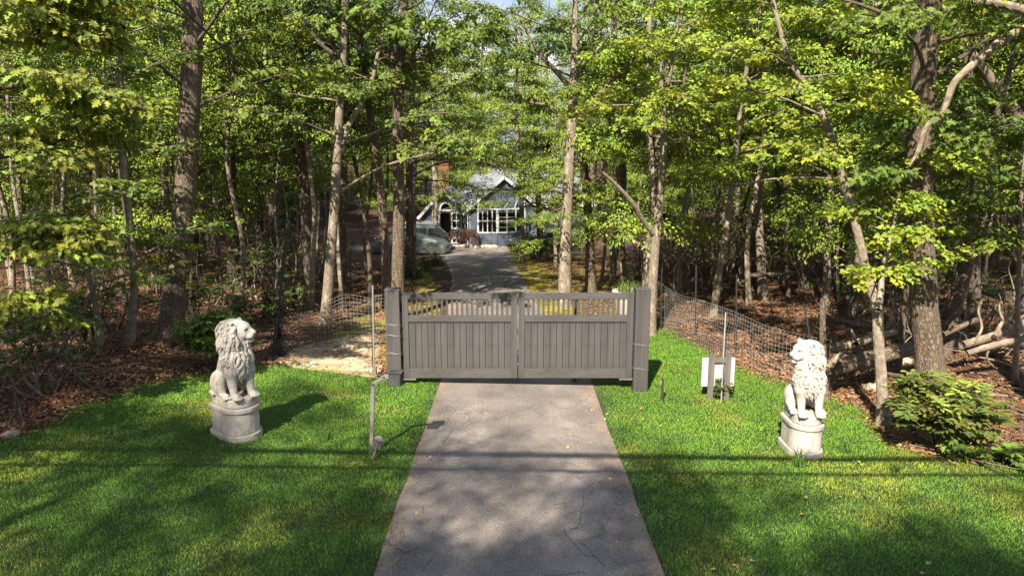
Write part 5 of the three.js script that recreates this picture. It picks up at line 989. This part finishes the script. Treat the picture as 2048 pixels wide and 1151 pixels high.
// --- contorted laurel thickets
const laurels = new Map();
function laurel(label, x, z, seed, n, h, leaves, tone = TONE.laurel, group) {
  const where = between(x, z), nth = laurels.get(label + where) ?? 0; laurels.set(label + where, nth + 1); label = `${ORDER[nth]} ${label} ${where}`;
  const r = RNG(seed), b = V(x, height(x, z), z), o = thing('laurel_shrub', label, 'shrub', b, 0, group), wood = [], mats = [], cols = [];
  for (let i = 0; i < n; i++) {
    const a = r.r(0, 6.28), p = [V(r.g() * 0.25, -0.05, r.g() * 0.25)], d = V(Math.cos(a) * 0.55, 1, Math.sin(a) * 0.55).normalize(), m = 8, L = h * r.r(0.7, 1.15);
    for (let k = 0; k < m; k++) { d.x += r.g() * 0.5; d.z += r.g() * 0.5; d.y += r.g() * 0.3 + 0.12; d.normalize(); p.push(p[k].clone().addScaledVector(d, L / m)); }
    part('stem', tube(p, p.map((_, k) => 0.026 * (1 - 0.75 * k / m) + 0.004), 6, { smooth: 22 }), r() < 0.6 ? M.barkPale : M.barkDark, o);
    for (let q = 0; q < 3; q++) { const s = p[4 + Math.floor(r() * 4)], t = limbPath(r, s, V(r.g(), 0.4, r.g()), L * 0.3, 0.2, 0.1, 4, 0.4); wood.push(tube(t, [0.012, 0.01, 0.008, 0.006, 0.004], 4, { smooth: 8 })); p.push(t[4]); }
    for (let e = 0; e < leaves; e++) { const s = p[5 + Math.floor(r() * (p.length - 5))]; mats.push(pose(V(s.x + r.g() * 0.22, s.y + r.g() * 0.18, s.z + r.g() * 0.22), E(r.g() * 0.6, r.r(0, 6.28), r.g() * 0.5), r.r(0.7, 1.1))); cols.push(tint(tone, r)); }
  }
  part('twigs', join(wood), M.barkPale, o, 'stuff');
  if (mats.length) instanced('foliage', SPRAY.laurel[seed % 3], M.leaf, mats, cols, o);
  return o;
}
for (const kind of ['laurel', 'rhodo']) SPRAY[kind] = [21, 22, 23].map((seed) => { const b = pool(), r = RNG(seed); for (let i = 0; i < 9; i++) { const a = i * 2.4; b.add(LEAF[kind], pose(V(Math.sin(a) * 0.01, 0.02 * i / 9, Math.cos(a) * 0.01), E(-0.25 + 0.5 * i / 9 + r.g() * 0.2, a, r.g() * 0.3), r.r(0.09, 0.13)), [1 + r.g() * 0.2, 1 + r.g() * 0.2, 1]); } return b.build(); });
{
  const spots = [[1345, 575, -10], [1400, 560, -11.5], [1452, 560, -12.5], [1500, 552, -12], [1375, 545, -13.5], [1290, 560, -13], [1560, 560, -12], [1620, 575, -10.5], [1420, 540, -15], [1250, 540, -15], [1480, 530, -17]];
  spots.forEach(([px, , z], i) => laurel('twisted bare laurel clump', at(px, 560, z).x, z, 400 + i, 7, 3.1, 6, TONE.laurel, 'twisted laurels right of the gate'));
  [[545, -8.5], [500, -9.5], [600, -10.5], [420, -7], [560, -12], [130, -5], [70, -4], [300, -9], [190, -8]].forEach(([px, z], i) => laurel('dark leafy laurel', at(px, 560, z).x, z, 420 + i, 6, 2.2, 12, TONE.dark, 'dark laurels in the left woods'));
  [[1700, -6], [1790, -5], [1880, -7], [1960, -4.5], [2030, -6], [1835, -9], [1580, -15], [1740, -10]].forEach(([px, z], i) => laurel('tangled laurel', at(px, 560, z).x, z, 440 + i, 7, 2.1, 9, TONE.dark, 'laurels behind the fallen logs'));
  { const q = RNG(610), at2 = []; for (let t = 0; t < 400 && at2.length < 34; t++) { const z = q.r(-30, -11), h = (13 - z) * 0.78, x = q.r(-h, h); if (Math.abs(x - driveMid(z)) < 4.6 || (z < -15 && x > -11 && x < 4) || at2.some((p) => Math.hypot(p[0] - x, p[1] - z) < 2)) continue; at2.push([x, z]); } at2.sort((a, b) => b[1] - a[1]).forEach(([x, z], i) => laurel('crooked brushy thicket', x, z, 620 + i, 6, q.r(2, 3.4), 9, TONE.dark, 'brushy thickets in the woods')); }
  [[1070, -24], [1095, -22.5], [1050, -27]].forEach(([px, z], i) => laurel('round green shrub by the silver car', at(px, 480, z).x, z, 460 + i, 9, 1.7, 26, TONE.dark, 'green shrubs by the drive near the house'));
  [[845, -17], [815, -14], [870, -20]].forEach(([px, z], i) => laurel('low dark shrub before the cars', at(px, 520, z).x, z, 470 + i, 7, 0.45, 12, TONE.dark, 'low dark shrubs before the cars'));
  [[600, -6.5], [560, -5.6], [470, -4.8], [380, -5.5], [440, -8.5]].forEach(([px, z], i) => laurel('low leafy brush', at(px, 600, z).x, z, 480 + i, 6, 1.0, 14, TONE.dark, 'low brush behind the left lion'));
  [[60, 1.0], [110, -0.8], [20, -1.0], [160, -2.4], [215, -4]].forEach(([px, z], i) => laurel('dark undergrowth', at(px, 600, z).x, z, 490 + i, 7, 1.5, 13, TONE.dark, 'undergrowth at the left edge'));
}
// --- leafy bushes with leaves to tell apart
function bush(name, label, base, rx, ry, rz, mats, n, size, seed, stems) {
  const r = RNG(seed), o = thing(name, label, 'bush', base), inner = [], cols = [];
  const tips = [];
  for (let i = 0; i < stems; i++) {
    const a = r.r(0, 6.28), f = Math.sqrt(r()), tip = V(Math.cos(a) * rx * f, ry * (0.55 + 0.45 * Math.sqrt(1 - f * f)) * r.r(0.75, 1.05), Math.sin(a) * rz * f), mid = V(tip.x * 0.45 + r.g() * 0.1, tip.y * 0.5, tip.z * 0.45 + r.g() * 0.1);
    part('stem', tube([V(r.g() * 0.1, -0.04, r.g() * 0.1), mid, tip], [0.014, 0.01, 0.004], 5, { smooth: 8 }), M.barkPale, o);
    for (let k = 0; k < 4; k++) tips.push(k ? tip.clone().lerp(mid, r.r(0, 0.5)).add(V(r.g() * 0.16, r.g() * 0.1, r.g() * 0.16)) : tip);
  }
  let made = 0;
  tips.forEach((t, i) => {
    const near = t.z > -rz * 0.2 || t.y > ry * 0.7;
    if (near && made + 8 <= n) for (let k = 0; k < 8; k++) { const m = part('leaf', LEAF.rhodo, mats[Math.floor(r() * mats.length)], o), a = k * 0.785 + r.g() * 0.3; m.position.set(t.x, t.y + k * 0.003, t.z); m.rotation.set(-0.22 + r.g() * 0.3, a, r.g() * 0.25, 'YXZ'); m.scale.setScalar(size * r.r(0.75, 1.2)); made++; }
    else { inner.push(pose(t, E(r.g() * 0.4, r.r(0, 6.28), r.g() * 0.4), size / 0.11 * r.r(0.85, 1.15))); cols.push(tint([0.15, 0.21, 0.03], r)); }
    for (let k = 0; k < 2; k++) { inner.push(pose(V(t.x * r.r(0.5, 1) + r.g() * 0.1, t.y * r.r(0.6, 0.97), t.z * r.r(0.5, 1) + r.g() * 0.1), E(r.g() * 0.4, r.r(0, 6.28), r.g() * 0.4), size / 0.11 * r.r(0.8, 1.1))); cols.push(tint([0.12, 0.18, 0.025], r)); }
  });
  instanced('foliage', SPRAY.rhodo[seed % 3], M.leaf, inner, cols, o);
  return o;
}
{
  const p = onGround(1872, 905);
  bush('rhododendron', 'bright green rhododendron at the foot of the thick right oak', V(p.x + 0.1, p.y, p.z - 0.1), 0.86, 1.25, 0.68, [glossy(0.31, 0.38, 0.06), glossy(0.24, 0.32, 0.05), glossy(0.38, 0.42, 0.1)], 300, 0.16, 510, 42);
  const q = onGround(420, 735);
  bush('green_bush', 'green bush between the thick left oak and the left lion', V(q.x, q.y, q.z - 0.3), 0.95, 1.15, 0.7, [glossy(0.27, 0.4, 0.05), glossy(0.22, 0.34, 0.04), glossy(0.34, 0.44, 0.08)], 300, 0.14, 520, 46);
  const s = onGround(2040, 930); bush('small_plant', 'small leafy plant on the lawn border at the right edge', V(s.x, s.y, s.z), 0.26, 0.28, 0.2, [glossy(0.12, 0.19, 0.04), glossy(0.09, 0.15, 0.03)], 64, 0.15, 530, 7);
  const v = onGround(1442, 796); bush('vine_plant', 'yellow green creeper growing between the uprights of the board stand', V(v.x, v.y, v.z - 0.02), 0.12, 0.42, 0.06, [glossy(0.22, 0.22, 0.06), glossy(0.1, 0.15, 0.03)], 72, 0.09, 540, 7);
  const w = onGround(1895, 905); bush('weed_plant', 'sparse dry weeds under the front of the rhododendron', V(w.x + 0.15, w.y, w.z + 0.25), 0.4, 0.3, 0.15, [glossy(0.2, 0.2, 0.06), glossy(0.12, 0.15, 0.04)], 56, 0.1, 550, 8);
}
{ // weeping red maple before the sunroom
  const x = at(930, 485, -32.6).x, b = V(x, height(x, -32.6), -32.6), r = RNG(560), o = thing('red_maple', 'low weeping dark red maple before the house', 'tree', b), mats = [], cols = [];
  part('trunk', tube([V(0, 0, 0), V(0.1, 0.5, 0), V(-0.05, 0.95, 0), V(0.1, 1.2, 0)], [0.07, 0.06, 0.05, 0.02], 8, { smooth: 10 }), M.barkDark, o);
  for (let i = 0; i < 16; i++) { const a = i * 2.4, L = r.r(0.6, 1.05), pts = [V(0, 0.95, 0), V(Math.cos(a) * L * 0.4, 1.25, Math.sin(a) * L * 0.4), V(Math.cos(a) * L * 0.85, 1.05, Math.sin(a) * L * 0.85), V(Math.cos(a) * L, 0.55, Math.sin(a) * L)]; part('branch', tube(pts, [0.025, 0.02, 0.012, 0.004], 5, { smooth: 10 }), M.barkDark, o);
    const c = new THREE.CatmullRomCurve3(pts); for (let k = 0; k < 16; k++) { const q = c.getPoint(r.r(0.3, 1)); mats.push(pose(V(q.x + r.g() * 0.12, q.y + r.g() * 0.1, q.z + r.g() * 0.12), E(0.6 + r.g() * 0.4, a + r.g(), 0), r.r(0.5, 0.8))); cols.push(tint([0.1, 0.035, 0.025], r)); } }
  instanced('crown', SPRAY.maple[1], M.leaf, mats, cols, o);
}
// --- grass: patches of bent blades laid over the two lawns
{
  const blades = (seed, n, size, h0, h1, w) => {
    const b = pool(), r = RNG(seed);
    for (let i = 0; i < n; i++) {
      const x = r.r(-size, size), z = r.r(-size, size), a = r.r(0, 6.28), h = r.r(h0, h1), lean = r.r(0.15, 0.75) * h, c = Math.cos(a), s = Math.sin(a), l = r.r(0, 6.28), lx = Math.cos(l) * lean, lz = Math.sin(l) * lean;
      const A = V(x - c * w, 0, z - s * w), B = V(x + c * w, 0, z + s * w), C = V(x - c * w * 0.7 + lx * 0.35, h * 0.6, z - s * w * 0.7 + lz * 0.35), D = V(x + c * w * 0.7 + lx * 0.35, h * 0.6, z + s * w * 0.7 + lz * 0.35), T = V(x + lx, h * 0.92, z + lz), nn = V(-s * 0.5, 0.85, c * 0.5).normalize();
      const k = 1 + r.g() * 0.3, dry = r() < 0.05 ? [k * 2.0, k * 1.35, k * 1.6] : [k, k, k];
      b.tri(A, B, C, nn, dry); b.tri(B, D, C, nn, dry); b.tri(C, D, T, nn, dry);
    }
    return b.build();
  };
  const lawnPatches = [1, 2, 3, 4].map((i) => blades(900 + i, 190, 0.17, 0.02, 0.046, 0.0024));
  const r = RNG(950), lists = [[], [], [], []], cols = [[], [], [], []];
  const nearDrive = (x, z) => Math.abs(x - driveMid(z)) < driveHalf(z) + 0.1;
  for (const lawn of [leftLawn, rightLawn]) for (let z = -7; z < 9.6; z += 0.19) for (let x = -13; x < 13; x += 0.19) {
    const px = x + r.g() * 0.07, pz = z + r.g() * 0.07;
    if (Math.abs(px) > (13.8 - pz) * 0.9 + 1 || !inside(lawn, px, pz) || nearDrive(px, pz)) continue;
    const k = Math.floor(r() * 4), n = fbm(px * 0.55 + 20, pz * 0.9 + 20, 0, 0, 3, 71), m = fbm(px * 2.5 + 20, pz * 2.5 + 20, 0, 0, 2, 72), g = 0.72 + n * 0.5 + (m - 0.5) * 0.35, y = smoothstep(fbm(px * 1.3 + 7, pz * 1.3 + 3, 0, 0, 3, 73), 0.54, 0.72);
    lists[k].push(pose(V(px, height(px, pz) + 0.004, pz), E(0, Math.floor(r() * 4) * 1.5708 + r.g() * 0.3, 0), V(1, r.r(0.8, 1.25), 1)));
    cols[k].push(new THREE.Color(g * (0.19 + y * 0.13), g * (0.37 + y * 0.02), g * (0.032 + y * 0.015)));
  }
  lists.forEach((l, i) => { const m = instanced(numbered('grass'), lawnPatches[i], M.blade, l, cols[i]); tag(m, 'short green lawn grass on both sides of the drive', 'grass'); });
  // unmown tufts
  const tuftG = (seed, n, h) => blades(seed, n, 0.07, h * 0.6, h, 0.004);
  const tufts = [['tall pale grass tuft in front of the right lion pedestal', 1598, 935, 0.42, 70], ['long grass tuft on the right lawn below the rhododendron', 1690, 905, 0.24, 80], ['wispy grass tuft right of the drive on the shaded lawn', 1450, 905, 0.18, 60], ['wispy grass tuft on the left lawn near the leaning light', 655, 880, 0.2, 60], ['small pale grass tuft at the left border of the lawn', 60, 862, 0.14, 90], ['long grass tuft below the far right of the rhododendron', 1790, 945, 0.2, 70]];
  tufts.forEach(([label, px, py, h, n], i) => { const p = onGround(px, py), g = tuftG(970 + i, n, h), c = g.attributes.color; for (let k = 0; k < c.count; k++) c.setXYZ(k, c.getX(k) * 0.085, c.getY(k) * 0.16, c.getZ(k) * 0.025); const m = lit(new THREE.Mesh(g, M.blade)); m.name = numbered('grass_tuft'); m.position.copy(p); scene.add(m); tag(m, label, 'grass tuft'); });
  // grass in the stone planter
  const pl = scene.getObjectByName('stone_planter'), g = blades(990, 260, 0.27, 0.12, 0.42, 0.006), c = g.attributes.color; for (let k = 0; k < c.count; k++) c.setXYZ(k, c.getX(k) * 0.13, c.getY(k) * 0.2, c.getZ(k) * 0.03);
  const m = part('planter_grass', g, M.blade, pl, 'stuff'); m.position.y = 1.25;
}
// --- leaf litter, sticks, logs and stones
{
  const r = RNG(1200), kinds = [1, 2, 3, 4].map((s) => { const b = pool(), q = RNG(1210 + s); for (let i = 0; i < 30; i++) { const tan = q(), c = mix3([0.085, 0.04, 0.018], [0.34, 0.19, 0.105], tan * tan); b.add(LEAF[q() < 0.6 ? 'oak' : 'plain'], pose(V(q.g() * 0.34, q.r(0.008, 0.05), q.g() * 0.34), E(q.g() * 0.45, q.r(0, 6.28), q.g() * 0.6), q.r(0.035, 0.08)), c); } return b.build(); });
  const lists = [[], [], [], []], cols = [[], [], [], []], free = (x, z) => !inside(leftLawn, x, z) && !inside(rightLawn, x, z) && Math.abs(x - driveMid(z)) > driveHalf(z) + (z < -0.5 && z > -30 ? 1.2 : 0.3);
  for (let i = 0; i < 34000; i++) {
    const z = 4.5 - 30 * r() ** 1.3, half = (13.8 - z) * 0.84 + 1.5, x = r.r(-half, half); if (!free(x, z)) continue;
    if (inside(sandOutline, x, z) && r() < 0.985) continue;
    if (fbm(x * 0.9 + 60, z * 0.9 + 60, 0, 0, 3, 1220) < 0.34 + 0.2 * r()) continue;
    const k = Math.floor(r() * 4); lists[k].push(pose(V(x, height(x, z), z), E(0, r.r(0, 6.28), 0), r.r(0.8, 1.2))); const g = r.r(0.7, 1.35) * (0.6 + 0.8 * fbm(x * 0.5 + 11, z * 0.5 + 17, 0, 0, 3, 1230)), red = r() < 0.3 ? 1.2 : 1; cols[k].push(new THREE.Color(g * red, g, g * 0.95));
  }
  lists.forEach((l, i) => tag(instanced(numbered('leaf_litter'), kinds[i], M.dry, l, cols[i]), 'brown fallen leaves covering the woodland floor', 'leaf litter'));
  // scattered sticks
  const sg = [1, 2, 3].map((s) => { const q = RNG(1300 + s), p = limbPath(q, V(0, 0, 0), V(1, 0.02, 0), 1, 0, 0, 6, 0.25); p.forEach((v) => { v.y *= 0.3; }); return join([tube(p, p.map((_, i) => 0.011 - 0.0012 * i), 5), tube([p[3], p[3].clone().add(V(0.18, 0.07, 0.14))], [0.006, 0.002], 4)]); });
  const sl = [[], [], []];
  for (let i = 0; i < 3200; i++) { const z = 3.5 - 22 * r() ** 1.2, half = (13.8 - z) * 0.84 + 1, x = r.r(-half, half); if (free(x, z)) sl[i % 3].push(pose(V(x, height(x, z) + 0.04, z), E(r.g() * 0.1, r.r(0, 6.28), r.g() * 0.2), V(r.r(0.4, 1.5), 1, 1).multiplyScalar(r.r(0.7, 1.3)))); }
  sl.forEach((l, i) => tag(instanced(numbered('twig_litter'), sg[i], M.deadwood, l), 'fallen twigs scattered on the woodland floor', 'twigs'));
  // the dead wood at the right
  const log = (label, z, pts, rads, dz, seed, mat = M.deadwood, branches = []) => {
    const P = seen(z, pts, dz), b = P[0].clone(), o = thing('fallen_log', label, 'log', b);
    part('trunk', tube(P.map((p) => p.clone().sub(b)), rads, 18, { smooth: 30, rough: barkRough(seed, rads[0] * 0.12) }), mat, o);
    for (const [p, rr] of branches) { const q = seen(z, p, dz).map((v) => v.sub(b)); part('branch', tube(q, q.map((_, i) => lerp(rr, rr * 0.35, i / (q.length - 1))), 8, { smooth: 12 }), mat, o); }
    return o;
  };
  log('thick bark covered log lying behind the pale leaning trunk', 0.2, [[1672, 735], [1720, 722], [1790, 705], [1860, 690]], [0.15, 0.165, 0.16, 0.14], -1.2, 1400, M.barkOak);
  log('pale broken log end resting on the thick log', 0.0, [[1668, 694], [1702, 690], [1742, 676], [1790, 664]], [0.085, 0.09, 0.08, 0.06], -0.8, 1401, M.deadwood, [[[[1712, 688], [1708, 672], [1704, 660]], 0.06]]);
  log('splintered grey stub leaning against the end of the thick log', 0.7, [[1656, 735], [1668, 722], [1686, 706]], [0.03, 0.065, 0.04], -0.2, 1402);
  log('long thin trunk fallen across the floor behind the logs', -3.2, [[1640, 632], [1720, 650], [1800, 664], [1880, 672]], [0.07, 0.075, 0.07, 0.05], -0.6, 1403, M.barkDark);
  log('fallen branchy dead tree right of the thick oak', -1.2, [[1925, 690], [1980, 674], [2040, 650], [2110, 620]], [0.09, 0.085, 0.08, 0.06], -0.6, 1404, M.deadwood, [[[[1990, 672], [2010, 640], [2050, 610], [2090, 590]], 0.05], [[[1950, 684], [1965, 655], [1958, 620], [1970, 590]], 0.035], [[[2020, 660], [2000, 620], [2010, 580]], 0.03]]);
  log('second pale log stacked below the fallen dead tree', -0.8, [[1935, 706], [1990, 690], [2060, 676], [2110, 668]], [0.06, 0.07, 0.065, 0.05], 0, 1405, M.deadwood, [[[[1980, 694], [1975, 715], [1990, 735]], 0.03]]);
  log('upper slanting dead limb behind the thick oak', -2.2, [[1888, 668], [1940, 645], [1992, 622]], [0.065, 0.06, 0.05], 0, 1406, M.barkOak);
  log('thin fallen pole on the brown ground right of the rhododendron', 0.9, [[1900, 775], [1950, 784], [2015, 792]], [0.035, 0.04, 0.03], -0.2, 1407);
  log('thin fallen pole left of the thick right oak', -0.4, [[1745, 742], [1790, 750], [1850, 756]], [0.045, 0.045, 0.04], 0, 1408, M.barkDark);
  log('narrow fallen trunk far back on the brown slope', -9.0, [[1455, 552], [1520, 550], [1590, 546]], [0.07, 0.075, 0.06], 0, 1409, M.barkDark);
  // a brush pile of bare crooked branches
  for (let i = 0; i < 24; i++) { const q = RNG(1500 + i), a = at(1780 + i * 12, 650 + q.g() * 30, -3 + q.g()), p = limbPath(q, V(0, 0, 0), V(q.g(), 0.55, q.g() * 0.4), q.r(1.1, 2.2), 0.05, 0.15, 7, 0.5), o = thing('dead_branch', ['thin', 'crooked', 'forked', 'leaning'][i % 4] + ' bare branch of the tangle ' + between(a.x, a.z), 'branch', V(a.x, height(a.x, a.z), a.z), 0, 'bare branches of the tangle at the right'); part('stem', tube(p, p.map((_, k) => 0.03 - 0.0033 * k), 6, { smooth: 18 }), M.deadwood, o); part('fork', tube(limbPath(q, p[3], V(q.g(), 0.5, q.g()), 0.7, 0.1, 0.1, 4, 0.5), [0.014, 0.012, 0.009, 0.006, 0.003], 5, { smooth: 10 }), M.deadwood, o); }
  const stone = (label, px, py, s, c, seed) => { const g = new THREE.IcosahedronGeometry(1, 5), p = g.attributes.position; for (let k = 0; k < p.count; k++) { const x = p.getX(k), y = p.getY(k), z = p.getZ(k), n = 0.72 + 0.5 * fbm(x * 1.4 + seed, y * 1.4 + z * 1.1 + seed, 0, 0, 4, seed); p.setXYZ(k, x * n, y * n * 0.65, z * n * 0.85); } g.computeVertexNormals(); const m = lit(new THREE.Mesh(g, new THREE.MeshStandardMaterial({ map: stoneMap, bumpMap: stoneBump, bumpScale: 0.02, roughness: 0.95, color: c }))); m.name = numbered('stone'); m.position.copy(onGround(px, py)); m.position.y += s * 0.2; m.scale.setScalar(s); scene.add(m); tag(m, label, 'stone'); };
  stone('grey stone between the pale leaning trunk and the logs', 1746, 780, 0.2, new THREE.Color(0.5, 0.46, 0.4), 31);
  stone('pale flat stone on the ground behind the slender curved stem', 1812, 726, 0.16, new THREE.Color(0.6, 0.52, 0.45), 32);
  stone('white stone on the dirt by the left wire fence', 625, 729, 0.1, new THREE.Color(1, 0.98, 0.94), 33);
  stone('sandy lump of earth beyond the white stone', 692, 700, 0.18, new THREE.Color(0.75, 0.66, 0.52), 34);
  stone('pale stone at the foot of the thick left oak', 372, 694, 0.14, new THREE.Color(0.75, 0.7, 0.62), 35);
  stone('pale flat stone at the left border of the lawn', 22, 872, 0.13, new THREE.Color(0.55, 0.5, 0.4), 36);
  // fallen leaves on the drive and lawn
  const bits = [], bc = [];
  for (let i = 0; i < 90; i++) { const z = r.r(0.5, 6.8), e = r() < 0.6 ? (r() < 0.75 ? 1 : -1) * r.r(1.1, 1.65) : r.r(-1.4, 5.5), x = e + 0.09; bits.push(pose(V(x, height(x, z) + 0.03 + (Math.abs(x) > 1.7 ? 0.04 : 0), z), E(r.g() * 0.3, r.r(0, 6.28), r.g() * 0.3), r.r(0.035, 0.075))); bc.push(new THREE.Color(...r.pick([[0.35, 0.2, 0.06], [0.4, 0.28, 0.14], [0.22, 0.1, 0.05], [0.3, 0.3, 0.06]]))); }
  const lg = LEAF.oak.clone(); lg.setAttribute('color', new THREE.Float32BufferAttribute(new Float32Array(lg.attributes.position.count * 3).fill(1), 3));
  tag(instanced('fallen_leaves', lg, M.dry, bits, bc), 'few yellow and brown leaves lying on the drive and lawn', 'fallen leaves');
}
// --- fences of wire mesh on posts
function mesh(o, P, H0, H1, dx, dy, sag, seed, rad = 0.0022) { // P: points [x,z] on the ground; H0..H1 heights of the mesh
  const c = new THREE.CatmullRomCurve3(P.map(([x, z]) => V(x, 0, z)), false, 'centripetal'), L = c.getLength(), n = Math.round(L / dx), m = Math.round((H1 - H0) / dy), geos = [], nodes = [];
  for (let i = 0; i <= n; i++) { const p = c.getPointAt(i / n), col = []; for (let j = 0; j <= m; j++) { const w = (fbm(i * 0.16 + 9, j * 0.3 + 9, 0, 0, 2, seed) - 0.5) * 0.12, s = sag(i / n, j / m); col.push(V(p.x + w * 0.5, height(p.x, p.z) + H0 + (H1 - H0) * (j / m) * (1 - s) + w * 0.16, p.z + w)); } nodes.push(col); }
  for (let i = 0; i <= n; i++) geos.push(tube(nodes[i], nodes[i].map(() => rad), 4, { cap: false }));
  for (let j = 0; j <= m; j++) { const row = nodes.map((q) => q[j]); geos.push(tube(row, row.map(() => rad), 4, { cap: false })); }
  return part('wire_mesh', join(geos), M.wire, o, 'stuff');
}
function stick(name, label, group, a, b, r, mat, category = 'fence post') { const o = thing(name, label, category, a, 0, group), d = b.clone().sub(a); part('shaft', tube([V(0, -0.05, 0), d], [r, r * 0.92], 8), mat, o); return o; }
{
  const f = thing('wire_fence', 'light wire mesh fence running back from the right gate post beside the lawn', 'fence');
  mesh(f, [G2(1312, 640), G2(1380, 684), G2(1450, 718), G2(1540, 756), G2(1655, 792)], 0.03, 1.16, 0.095, 0.095, (u) => 0.05 * Math.sin(u * 9), 61);
  const g = thing('wire_fence', 'sagging light wire mesh fence between the left gate post and the leaning black posts', 'fence');
  mesh(g, [G2(772, 690), G2(745, 694), G2(690, 696), G2(630, 700), G2(575, 706), G2(550, 714)], 0.03, 1.25, 0.085, 0.085, (u) => u < 0.12 ? 0 : 0.32 * smoothstep(u, 0.35, 0.8) + 0.04 * Math.sin(u * 14), 62);
  const t1 = onGround(1443, 803), e1 = at(1452, 625, t1.z - 0.3);
  const tp = stick('steel_post', 'leaning grey steel fence post in front of the board stand', null, t1, e1, 0.016, M.galv); part('flange', tube([V(0.015, 0.02, 0.01), e1.clone().sub(t1).add(V(0.015, 0, 0.01))], [0.009, 0.009], 4), M.darkMetal, tp);
  const t2 = onGround(748, 752), e2 = at(745, 570, t2.z);
  const tq = stick('steel_post', 'upright grey steel fence post left of the left gate post', null, t2, e2, 0.018, M.galv); part('flange', tube([V(-0.018, 0.02, 0.008), V(-0.018, e2.y - t2.y - 0.02, 0.008)], [0.009, 0.009], 4), M.darkMetal, tq); part('spade', box(0.03, 0.24, 0.012, 0.05, 0.1, 0.02), M.black, tq);
  const black = 'thin black fence posts right of the gate';
  [[1322, 660, 505], [1391, 672, 530], [1472, 706, 548], [1282, 600, 515], [1231, 590, 470]].forEach(([px, py, top], i) => { const a = onGround(px, py); stick('black_post', ['thin black post just right of the forked beech', 'thin black post on the brown slope before the smooth leaning trunk', 'thin black post behind the wire fence right of the steel post', 'thin black post left of the forked beech', 'thin black post in the woods behind the planter'][i], black, a, at(px + 2, top, a.z), 0.021, M.black); });
  { const a = onGround(1548, 640); stick('black_post', 'short tilted black post beyond the wire fence near the pale trunk', black, a, at(1532, 548, a.z), 0.016, M.black); }
  { const a = onGround(1640, 790); stick('black_post', 'black post leaning left behind the right lion', black, a, at(1610, 612, a.z - 0.2), 0.02, M.black); const b = onGround(1652, 800), w = thing('wooden_post', 'weathered split wooden post leaning behind the right lion', 'fence post', b), e = at(1646, 596, b.z - 0.2).sub(b); part('shaft', tube([V(0, -0.05, 0), V(e.x * 0.35 - 0.03, e.y * 0.4, e.z * 0.4), e], [0.085, 0.06, 0.05], 14, { smooth: 20, rough: barkRough(88, 0.014) }), M.barkOak, w); part('iron_strip', tube([V(0.09, 0, 0.05), V(e.x + 0.03, e.y * 0.8, e.z + 0.03)], [0.008, 0.008], 4), M.black, w); }
  { const a = onGround(544, 716); stick('black_post', 'black post leaning right, wrapped in netting, left of the left wire fence', null, a, at(578, 440, a.z - 0.1), 0.03, M.black); const b = onGround(521, 640); stick('black_post', 'second black post leaning further right behind the wrapped one', null, b, at(560, 476, b.z), 0.026, M.black); }
  { const a = onGround(651, 640); stick('black_post', 'straight black post behind the forked trunk', null, a, at(649, 458, a.z), 0.016, M.black); }
  { const a = onGround(700, 598); stick('black_post', 'thin black post left behind the gate post trunks', null, a, at(701, 500, a.z), 0.014, M.black); }
  { // bunched black netting on the leaning post
    const a = onGround(552, 712), o = thing('black_netting', 'bunched black netting hanging on the leaning posts left of the wire fence', 'netting', a), r = RNG(1700), geos = [];
    for (let i = 0; i < 150; i++) { const t0 = r.r(0.1, 0.8), x = 0.26 * t0 + r.g() * 0.07, p = limbPath(r, V(x, t0 * 2, r.g() * 0.07), V(r.g() * 0.4, -1, r.g() * 0.3), r.r(0.25, 0.7), 0, 0, 4, 0.4); geos.push(tube(p, p.map(() => 0.006), 3, { cap: false })); }
    part('net_strands', join(geos), M.black, o, 'stuff');
  }
}
{ // overhead service cable and the road's power lines (those pass above the frame)
  const a = at(330, -14, 4.5), b = at(520, 165, -1.5), c = at(700, 330, -12), o = thing('utility_cable', 'black overhead cable slanting down through the left trees', 'cable');
  o.position.copy(a); part('strand', tube([V(0, 0, 0), b.clone().sub(a), c.clone().sub(a)], [0.019, 0.019, 0.019], 6, { smooth: 30 }), M.black, o);
  [[7.9, 10.9], [7.4, 10.9], [8.6, 11.5]].forEach(([y, z], i) => { const w = thing('power_line', ['lowest power line along the road', 'second power line along the road', 'highest power line along the road'][i], 'power line', V(-45, y, z)); part('strand', tube([V(0, 0, 0), V(22, -0.25, 0), V(45, -0.35, 0), V(68, -0.25, 0), V(90, 0, 0)], [0.034, 0.034, 0.034, 0.034, 0.034], 6, { smooth: 24 }), M.black, w); });
}
renderer.render(scene, camera);
